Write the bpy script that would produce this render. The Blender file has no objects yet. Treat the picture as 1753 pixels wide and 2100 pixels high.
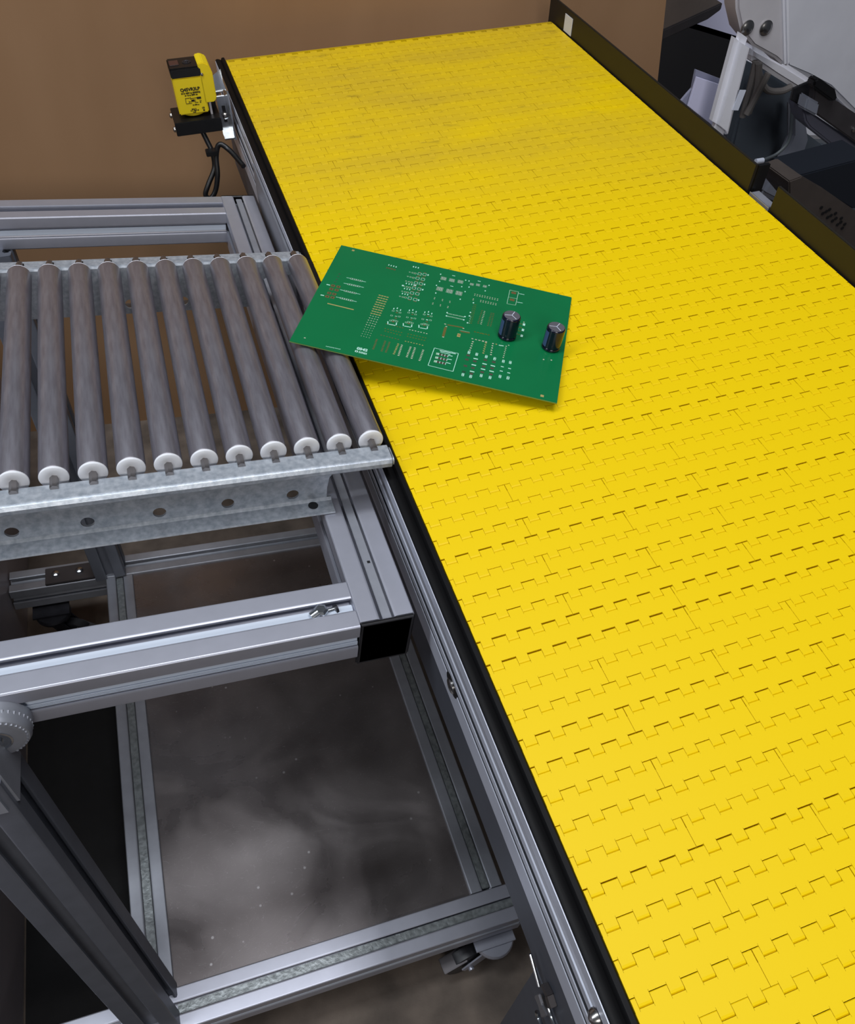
import bpy, bmesh, math, random
from mathutils import Matrix, Vector
random.seed(7)
U=0.0254            # all layout numbers are inches
H0=36.0             # height of the layout origin (belt corner) above the floor
scn=bpy.context.scene; COL=scn.collection

# ---------------- camera, world, lights, exposure ----------------
cd=bpy.data.cameras.new('camera'); cam=bpy.data.objects.new('camera',cd); COL.objects.link(cam)
r0=(0.9406818,-0.3135702,0.1295818); r1=(-0.1399827,-0.7065825,-0.6936468); r2=(0.3090672,0.6343618,-0.7085638)
cp=(-10.45396*U,-2.32968*U,(24.51101+H0)*U)
cam.matrix_world=Matrix(((r0[0],-r1[0],-r2[0],cp[0]),(r0[1],-r1[1],-r2[1],cp[1]),(r0[2],-r1[2],-r2[2],cp[2]),(0,0,0,1)))
cd.sensor_fit='HORIZONTAL'; cd.sensor_width=36; cd.lens=33.272; cd.clip_start=0.05; cd.clip_end=60
scn.camera=cam
w=bpy.data.worlds.new('world'); scn.world=w; w.use_nodes=True
w.node_tree.nodes['Background'].inputs[0].default_value=(0.62,0.68,0.80,1)
w.node_tree.nodes['Background'].inputs[1].default_value=0.07
def area(name,x,y,z,sx,sy,power,col,tgt=None):
    l=bpy.data.lights.new(name,'AREA'); l.shape='RECTANGLE'; l.size=sx*U; l.size_y=sy*U; l.energy=power; l.color=col
    o=bpy.data.objects.new(name,l); COL.objects.link(o); o.location=(x*U,y*U,(z+H0)*U)
    t=Vector(tgt if tgt else (x,y,0)); d=(t-Vector((x,y,z))).normalized()
    o.rotation_euler=d.to_track_quat('-Z','Y').to_euler(); return o
area('ceiling_tube_light',-46,22,118,16,80,48,(0.90,0.95,1.0),(0,22,0))
area('ceiling_tube_light_over',8,8,118,16,80,40,(0.95,0.96,1.0),(8,16,0))
area('ceiling_tube_light_left',-92,0,66,16,80,22,(0.86,0.92,1.0),(-6,14,-8))
area('window_light_front',-24,-110,66,60,18,38,(1.0,0.97,0.94),(0,60,0))
scn.view_settings.view_transform='Standard'; scn.view_settings.look='None'; scn.view_settings.gamma=1
scn.view_settings.use_curve_mapping=False; scn.view_settings.exposure=0.0

# ---------------- materials ----------------
def srgb(c):
    return tuple(((v/255)/12.92 if v/255<=0.04045 else ((v/255+0.055)/1.055)**2.4) for v in c)+(1,)
def mat(name,c,rough=0.5,metal=0.0,var=0.0,vscale=20,bump=0.0,bscale=200,spec=None,c2=None,stretch=None,coat=0):
    m=bpy.data.materials.new(name); m.use_nodes=True; nt=m.node_tree; b=nt.nodes['Principled BSDF']
    b.inputs['Base Color'].default_value=srgb(c); b.inputs['Roughness'].default_value=rough; b.inputs['Metallic'].default_value=metal
    if spec is not None: b.inputs['Specular IOR Level'].default_value=spec
    if coat: b.inputs['Coat Weight'].default_value=coat; b.inputs['Coat Roughness'].default_value=0.15
    tc=nt.nodes.new('ShaderNodeTexCoord'); mp=nt.nodes.new('ShaderNodeMapping'); nt.links.new(tc.outputs['Object'],mp.inputs[0])
    if stretch: mp.inputs['Scale'].default_value=stretch
    if var or c2:
        n=nt.nodes.new('ShaderNodeTexNoise'); n.inputs['Scale'].default_value=vscale; n.inputs['Detail'].default_value=6
        nt.links.new(mp.outputs[0],n.inputs['Vector'])
        r=nt.nodes.new('ShaderNodeValToRGB'); r.color_ramp.elements[0].position=0.32; r.color_ramp.elements[1].position=0.68
        a=srgb(c); bb=srgb(c2) if c2 else tuple(v*(1-var) for v in a[:3])+(1,)
        r.color_ramp.elements[0].color=bb; r.color_ramp.elements[1].color=a
        nt.links.new(n.outputs['Fac'],r.inputs[0]); nt.links.new(r.outputs[0],b.inputs['Base Color'])
    if bump:
        n2=nt.nodes.new('ShaderNodeTexNoise'); n2.inputs['Scale'].default_value=bscale; nt.links.new(mp.outputs[0],n2.inputs['Vector'])
        bp=nt.nodes.new('ShaderNodeBump'); bp.inputs['Strength'].default_value=bump; bp.inputs['Distance'].default_value=0.001
        nt.links.new(n2.outputs['Fac'],bp.inputs['Height']); nt.links.new(bp.outputs[0],b.inputs['Normal'])
    return m
M={}
M['alu']=mat('anodised_aluminium',(176,178,190),0.40,0.6,0.05,60)
M['alu_dark']=mat('worn_aluminium',(158,161,170),0.42,0.5,0.12,40)
M['rail']=mat('rail_aluminium',(206,210,224),0.38,0.25,0.04,60)
M['groove_shade']=mat('painted_groove_shade',(30,32,40),.6)  # shade inside the rail's deep grooves, painted on as a dark colour
M['rail_shaded']=mat('rail_hollow_shade',(130,130,138),.4,.4)  # greyer copy of the rail metal, shade of its hollow put into the colour
M['cover']=mat('slot_cover_strip',(205,214,228),.4,.15)
M['strip']=mat('crinkled_strip',(150,156,158),.35,.5,0.45,260,.6,260,stretch=(.5,.5,1))
M['leg']=mat('leg_aluminium',(112,116,126),.42,.5,.12,40)
M['latch']=mat('latch_grey',(120,120,126),.4,.4)
M['slot']=mat('slot_dirt',(120,122,128),0.5,0.7,0.5,30)
M['galv']=mat('galvanised_steel',(188,194,202),0.40,0.45,0,160,0.12,500,c2=(152,160,170))
M['roller']=mat('roller_steel',(164,162,171),0.36,0.75,0,260,0.10,700,c2=(144,140,148),stretch=(1,.12,1))
M['white_plastic']=mat('white_nylon',(228,230,236),0.4,0)
M['shaft']=mat('bright_shaft',(140,136,136),0.3,.9)
M['black']=mat('black_plastic',(16,16,18),0.38,0,0.3,60)
M['uhmw']=mat('black_wear_plastic',(12,12,14),0.55,0,0.35,120,0.15,300,stretch=(1,.08,1),spec=.15)
M['cap']=mat('black_rubber_cap',(34,34,38),0.4,0,0.3,60,0.1,200)
M['guard']=mat('dark_brown_guard',(27,23,18),0.55,0,0.15,30)
M['side']=mat('side_sheet_grey',(84,88,98),0.5,0.3,0.1,30)
M['zinc']=mat('zinc_steel',(205,210,215),0.22,1.0,0.15,200)
M['dark_steel']=mat('dark_steel',(60,60,66),0.4,0.7,0.3,60)
M['screw']=mat('screw_steel',(180,178,175),0.25,1.0)
M['card']=mat('cardboard',(152,118,86),0.85,0,0,3,c2=(138,104,72),stretch=(1,1,.35))
M['card_edge']=mat('cardboard_edge',(120,90,60),0.9)
M['floor']=mat('dusty_concrete',(118,106,96),0.85,0,0,14,0.3,300,c2=(84,75,68))
M['floor_black']=mat('black_floor_sheet',(18,18,20),0.85,0,0.3,40)
M['wall']=mat('dark_wall',(50,48,50),0.9)
M['sensor_yellow']=mat('sensor_yellow',(232,204,24),0.38)
M['lens']=mat('sensor_window',(70,45,42),0.12,0)
M['label']=mat('white_label',(215,220,235),0.5,0,0.05,50)
M['pcb']=mat('green_solder_mask',(10,112,64),0.3,0,0.10,14,coat=0.3,spec=0.5)
M['pcb_edge']=mat('board_edge',(110,140,70),0.6)
M['cap_sleeve']=mat('capacitor_sleeve',(16,18,38),0.15,0)
M['cap_top']=mat('capacitor_top',(170,168,178),0.3,0.8)
M['machine']=mat('machine_light_grey',(232,232,240),0.45,0,0.08,8)
M['machine_met']=mat('machine_bracket_grey',(226,222,226),0.35,0.3,0.1,10)
M['machine_blue']=mat('machine_blue_grey',(78,86,96),0.5,0,0.15,8)
M['machine_arm']=mat('machine_arm_grey',(120,124,136),0.5,0,0.1,8)
M['bar']=mat('bar_grey',(106,108,124),0.45,0.2)
M['gunmetal']=mat('gunmetal_plate',(78,74,76),0.45,0.5,0.2,20)
M['box_dark']=mat('dark_enclosure',(78,70,66),0.5,0.3,0.2,20)
M['box_top']=mat('black_enclosure_top',(22,26,34),0.4)
M['cable']=mat('grey_cable',(104,100,98),0.5)
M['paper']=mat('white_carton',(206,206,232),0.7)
M['tray']=mat('brown_steel_tray',(128,116,108),0.45,0.4,0.2,10)
M['cabinet']=mat('cabinet_steel',(158,150,154),0.35,0.1,0.06,6)
M['ink']=mat('black_ink',(18,16,8),0.6)

def shelf_material():
    m=mat('worn_shelf_sheet',(140,134,134),0.30,0.7,0,5,c2=(104,98,98)); nt=m.node_tree; b=nt.nodes['Principled BSDF']
    tc=nt.nodes.new('ShaderNodeTexCoord')
    n=nt.nodes.new('ShaderNodeTexNoise'); n.inputs['Scale'].default_value=5; n.inputs['Detail'].default_value=8; n.inputs['Distortion'].default_value=1.5; nt.links.new(tc.outputs['Object'],n.inputs['Vector'])
    r=nt.nodes.new('ShaderNodeMapRange'); r.inputs[1].default_value=.35;r.inputs[2].default_value=.7;r.inputs[3].default_value=.22;r.inputs[4].default_value=.5
    nt.links.new(n.outputs['Fac'],r.inputs[0]); nt.links.new(r.outputs[0],b.inputs['Roughness'])
    # fine curved scratches and specks
    w=nt.nodes.new('ShaderNodeTexNoise'); w.inputs['Scale'].default_value=9; w.inputs['Detail'].default_value=3; w.inputs['Distortion'].default_value=3.0
    mp=nt.nodes.new('ShaderNodeMapping'); mp.inputs['Scale'].default_value=(1,2.2,1); mp.inputs['Rotation'].default_value=(0,0,.35); nt.links.new(tc.outputs['Object'],mp.inputs[0]); nt.links.new(mp.outputs[0],w.inputs['Vector'])
    pp=nt.nodes.new('ShaderNodeMath'); pp.operation='PINGPONG'; pp.inputs[1].default_value=.06; nt.links.new(w.outputs['Fac'],pp.inputs[0])
    sr=nt.nodes.new('ShaderNodeMapRange'); sr.inputs[1].default_value=.0015; sr.inputs[2].default_value=0; sr.inputs[4].default_value=.35; nt.links.new(pp.outputs[0],sr.inputs[0])
    v=nt.nodes.new('ShaderNodeTexVoronoi'); v.inputs['Scale'].default_value=26; nt.links.new(tc.outputs['Object'],v.inputs['Vector'])
    vr=nt.nodes.new('ShaderNodeMapRange'); vr.inputs[1].default_value=.07; vr.inputs[2].default_value=.04; vr.inputs[4].default_value=.6; nt.links.new(v.outputs['Distance'],vr.inputs[0])
    ad=nt.nodes.new('ShaderNodeMath'); ad.operation='MAXIMUM'; nt.links.new(sr.outputs[0],ad.inputs[0]); nt.links.new(vr.outputs[0],ad.inputs[1])
    src=b.inputs['Base Color'].links[0].from_socket
    mx=nt.nodes.new('ShaderNodeMix'); mx.data_type='RGBA'; mx.inputs[7].default_value=srgb((205,203,205)); nt.links.new(src,mx.inputs[6]); nt.links.new(ad.outputs[0],mx.inputs[0]); nt.links.new(mx.outputs[2],b.inputs['Base Color'])
    return m
M['shelf']=shelf_material()
def belt_material():
    m=bpy.data.materials.new('yellow_belt_plastic'); m.use_nodes=True; nt=m.node_tree; b=nt.nodes['Principled BSDF']
    b.inputs['Roughness'].default_value=0.5; b.inputs['Specular IOR Level'].default_value=0.18
    g=nt.nodes.new('ShaderNodeNewGeometry')           # dirt follows the belt's own place, which is fixed in the world
    sep=nt.nodes.new('ShaderNodeSeparateXYZ'); nt.links.new(g.outputs['Position'],sep.inputs[0])
    n1=nt.nodes.new('ShaderNodeTexNoise'); n1.inputs['Scale'].default_value=4.0; n1.inputs['Detail'].default_value=9; n1.inputs['Roughness'].default_value=.65
    mp=nt.nodes.new('ShaderNodeMapping'); mp.inputs['Scale'].default_value=(.7,1.8,1); nt.links.new(g.outputs['Position'],mp.inputs[0]); nt.links.new(mp.outputs[0],n1.inputs['Vector'])
    # soiled band between about 40 and 64 inches along the belt
    a=nt.nodes.new('ShaderNodeMapRange'); a.interpolation_type='SMOOTHSTEP'; a.inputs[1].default_value=36*U; a.inputs[2].default_value=50*U; nt.links.new(sep.outputs['Y'],a.inputs[0])
    c=nt.nodes.new('ShaderNodeMapRange'); c.inputs[1].default_value=.30; c.inputs[2].default_value=.75; c.inputs[4].default_value=0.9; nt.links.new(n1.outputs['Fac'],c.inputs[0])
    k=nt.nodes.new('ShaderNodeMath'); k.operation='MULTIPLY'; nt.links.new(a.outputs[0],k.inputs[0]); nt.links.new(c.outputs[0],k.inputs[1])
    n3=nt.nodes.new('ShaderNodeTexNoise'); n3.inputs['Scale'].default_value=38; n3.inputs['Detail'].default_value=4; nt.links.new(mp.outputs[0],n3.inputs['Vector'])
    c3=nt.nodes.new('ShaderNodeMapRange'); c3.inputs[1].default_value=.63; c3.inputs[2].default_value=.75; c3.inputs[4].default_value=.8; nt.links.new(n3.outputs['Fac'],c3.inputs[0])
    k3=nt.nodes.new('ShaderNodeMath'); k3.operation='MULTIPLY'; nt.links.new(k.outputs[0],k3.inputs[0]); nt.links.new(c3.outputs[0],k3.inputs[1])
    mx=nt.nodes.new('ShaderNodeMix'); mx.data_type='RGBA'; mx.inputs[6].default_value=srgb((233,198,2)); mx.inputs[7].default_value=srgb((196,164,48)); nt.links.new(k.outputs[0],mx.inputs[0])
    m2=nt.nodes.new('ShaderNodeMix'); m2.data_type='RGBA'; m2.inputs[7].default_value=srgb((96,74,30)); nt.links.new(mx.outputs[2],m2.inputs[6]); nt.links.new(k3.outputs[0],m2.inputs[0])
    nt.links.new(m2.outputs[2],b.inputs['Base Color'])
    return m
M['belt']=belt_material()
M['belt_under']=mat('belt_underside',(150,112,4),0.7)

# ---------------- builders ----------------
class MB:
    """collects faces (coordinates in inches) into one mesh"""
    def __init__(s): s.v=[]; s.f=[]; s.m=[]; s.mi=0
    def add(s,vs,fs):
        o=len(s.v); s.v+= [tuple(v) for v in vs]
        for f in fs: s.f.append([i+o for i in f]); s.m.append(s.mi)
    def box(s,x0,x1,y0,y1,z0,z1):
        s.add([(x,y,z) for z in (z0,z1) for y in (y0,y1) for x in (x0,x1)],[(0,2,3,1),(4,5,7,6),(0,1,5,4),(2,6,7,3),(0,4,6,2),(1,3,7,5)])
    def sweep(s,sec,A,B,xa,ya,closed=True,caps=True):
        """extrude 2-D section (list of (a,b)) from A to B; xa, ya: direction vectors of the section axes"""
        A=Vector(A);B=Vector(B);xa=Vector(xa);ya=Vector(ya);n=len(sec)
        vs=[A+xa*p+ya*q for p,q in sec]+[B+xa*p+ya*q for p,q in sec]
        fs=[(i,(i+1)%n,n+(i+1)%n,n+i) for i in range(n if closed else n-1)]
        if caps and closed: fs+=[tuple(range(n))[::-1],tuple(range(n,2*n))]
        s.add(vs,fs)
    def cyl(s,A,B,r,n=24,r2=None,caps=True):
        A=Vector(A);B=Vector(B);d=(B-A).normalized();a=d.orthogonal().normalized();b=d.cross(a);r2=r if r2 is None else r2
        vs=[A+(a*math.cos(2*math.pi*i/n)+b*math.sin(2*math.pi*i/n))*r for i in range(n)]+[B+(a*math.cos(2*math.pi*i/n)+b*math.sin(2*math.pi*i/n))*r2 for i in range(n)]
        fs=[(i,(i+1)%n,n+(i+1)%n,n+i) for i in range(n)]
        if caps: fs+=[tuple(range(n))[::-1],tuple(range(n,2*n))]
        s.add(vs,fs)
    def lathe(s,A,d,prof,n=28):
        """prof: list of (t,r) along axis d from A"""
        A=Vector(A);d=Vector(d).normalized();a=d.orthogonal().normalized();b=d.cross(a);k=len(prof)
        vs=[A+d*t+(a*math.cos(2*math.pi*i/n)+b*math.sin(2*math.pi*i/n))*r for t,r in prof for i in range(n)]
        fs=[(j*n+i,j*n+(i+1)%n,(j+1)*n+(i+1)%n,(j+1)*n+i) for j in range(k-1) for i in range(n)]
        fs+=[tuple(range(n))[::-1],tuple(range((k-1)*n,k*n))]
        s.add(vs,fs)
    def tube(s,pts,r,n=10,sub=6):
        P=[Vector(p) for p in pts];Q=[]
        for i in range(len(P)-1):
            p0=P[max(i-1,0)];p1=P[i];p2=P[i+1];p3=P[min(i+2,len(P)-1)]
            for k in range(sub):
                t=k/sub;Q.append(0.5*((2*p1)+(-p0+p2)*t+(2*p0-5*p1+4*p2-p3)*t*t+(-p0+3*p1-3*p2+p3)*t**3))
        Q.append(P[-1]);vs=[];a=None
        for i,q in enumerate(Q):
            d=(Q[min(i+1,len(Q)-1)]-Q[max(i-1,0)]).normalized()
            a=d.orthogonal().normalized() if a is None else (a-d*a.dot(d)).normalized()
            b=d.cross(a);vs+=[q+(a*math.cos(2*math.pi*j/n)+b*math.sin(2*math.pi*j/n))*r for j in range(n)]
        k=len(Q);fs=[(j*n+i,j*n+(i+1)%n,(j+1)*n+(i+1)%n,(j+1)*n+i) for j in range(k-1) for i in range(n)]
        fs+=[tuple(range(n))[::-1],tuple(range((k-1)*n,k*n))];s.add(vs,fs)
    def slab(s,poly,Y,th):
        """polygon (x,z) at depth Y, thickness th going away"""
        n=len(poly);vs=[(x,Y,z) for x,z in poly]+[(x,Y+th,z) for x,z in poly]
        s.add(vs,[tuple(range(n)),tuple(range(n,2*n))[::-1]]+[(i,n+i,n+(i+1)%n,(i+1)%n) for i in range(n)])
    def mesh(s,name,mats,smooth=False,bevel=0,bseg=2,angle=35):
        me=bpy.data.meshes.new(name); me.from_pydata([(x*U,y*U,z*U) for x,y,z in s.v],[],s.f)
        for m in (mats if isinstance(mats,(list,tuple)) else [mats]): me.materials.append(m)
        for p,mi in zip(me.polygons,s.m): p.material_index=mi
        bm=bmesh.new(); bm.from_mesh(me); bmesh.ops.recalc_face_normals(bm,faces=bm.faces)
        if bevel:
            es=[e for e in bm.edges if len(e.link_faces)==2 and e.calc_face_angle(0)>math.radians(angle)]
            bmesh.ops.bevel(bm,geom=es,offset=bevel*U,segments=bseg,affect='EDGES',clamp_overlap=True)
        bm.to_mesh(me); bm.free()
        if smooth:
            me.shade_smooth()
            try: me.set_sharp_from_angle(angle=math.radians(angle))
            except Exception: pass
        me.update(); return me
def link(name,me,parent=None,loc=None,wn=False):
    o=bpy.data.objects.new(name,me); COL.objects.link(o)
    if wn:
        mo=o.modifiers.new('weighted','WEIGHTED_NORMAL'); mo.keep_sharp=True; mo.weight=80; mo.mode='FACE_AREA'
    if parent: o.parent=parent
    if loc: o.location=loc
    return o
def part(name,mb,m,parent=None,smooth=False,bevel=0,bseg=2,angle=35,label=None):
    o=link(name,mb.mesh(name,m,smooth,bevel,bseg,angle),parent,wn=smooth)
    if label: o['label']=label
    return o
def empty(name,label,cat,mtx=None,group=None):
    o=bpy.data.objects.new(name,None); COL.objects.link(o); o.empty_display_size=.02
    o.matrix_world=mtx if mtx else Matrix.Translation((0,0,H0*U))
    tag(o,label,cat,group); return o
def tag(o,label,cat,group=None):
    o['label']=label; o['category']=cat
    if group: o['group']=group
def struct(name,mb,m,**k):
    o=part(name,mb,m,**k); o['kind']='structure'; return o
def base(x,y,z): return Matrix.Translation((x*U,y*U,(z+H0)*U))
# a thing with parts whose layout numbers are table-frame inches: empty at its base, parts shifted back
def thing(name,label,cat,x,y,z,group=None):
    e=empty(name,label,cat,base(x,y,z),group); e['o']=0; del e['o']; e_off[e.name]=(-x*U,-y*U,-z*U); return e
e_off={}
def tpart(name,mb,m,e,**k):
    o=part(name,mb,m,e,**k)
    if e.name in e_off: o.location=e_off[e.name]
    return o
T0=Matrix.Translation((0,0,H0*U))
BELT=Matrix(((0.9903667,-0.0148902,-0.1376662,0),(0.0085607,0.9988837,-0.0464547,0),(0.1382043,0.0448287,0.9893886,H0*U),(0,0,0,1)))
def slot_sec(w,h,ow=.31,cav=.5,lip=.16,dep=.56,rc=.1,sides=(1,1,1,1)):
    """closed T-slot profile outline, centred; sides: +x,+y,-x,-y"""
    pts=[]
    for k in range(4):
        a=k*math.pi/2; W,Hh=(w/2,h/2) if k%2==0 else (h/2,w/2)
        def P(u,v): # u outward, v along
            x=u;y=v;return (x*math.cos(a)-y*math.sin(a),x*math.sin(a)+y*math.cos(a))
        L=[]
        if sides[k]: L=[(W,-ow-.1),(W-.05,-ow),(W-lip,-ow),(W-lip,-cav),(W-dep*.75,-cav),(W-dep,-cav*.5),(W-dep,cav*.5),(W-dep*.75,cav),(W-lip,cav),(W-lip,ow),(W-.05,ow),(W,ow+.1)]
        pts+=[P(*q) for q in L]
        for i in range(4):
            t=i/3*math.pi/2; pts.append(P(W-rc+rc*math.cos(t),Hh-rc+rc*math.sin(t)))
    return pts
def beam(name,A,B,up,w,h,m,e,caps=True,sides=(1,1,1,1)):
    A=Vector(A);B=Vector(B);d=(B-A).normalized();up=Vector(up);up=(up-d*up.dot(d)).normalized();side=up.cross(d)
    mb=MB(); mb.sweep(slot_sec(w,h,sides=sides),A,B,side,up,caps=caps)
    return tpart(name,mb,m,e,smooth=True,angle=30)

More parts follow.
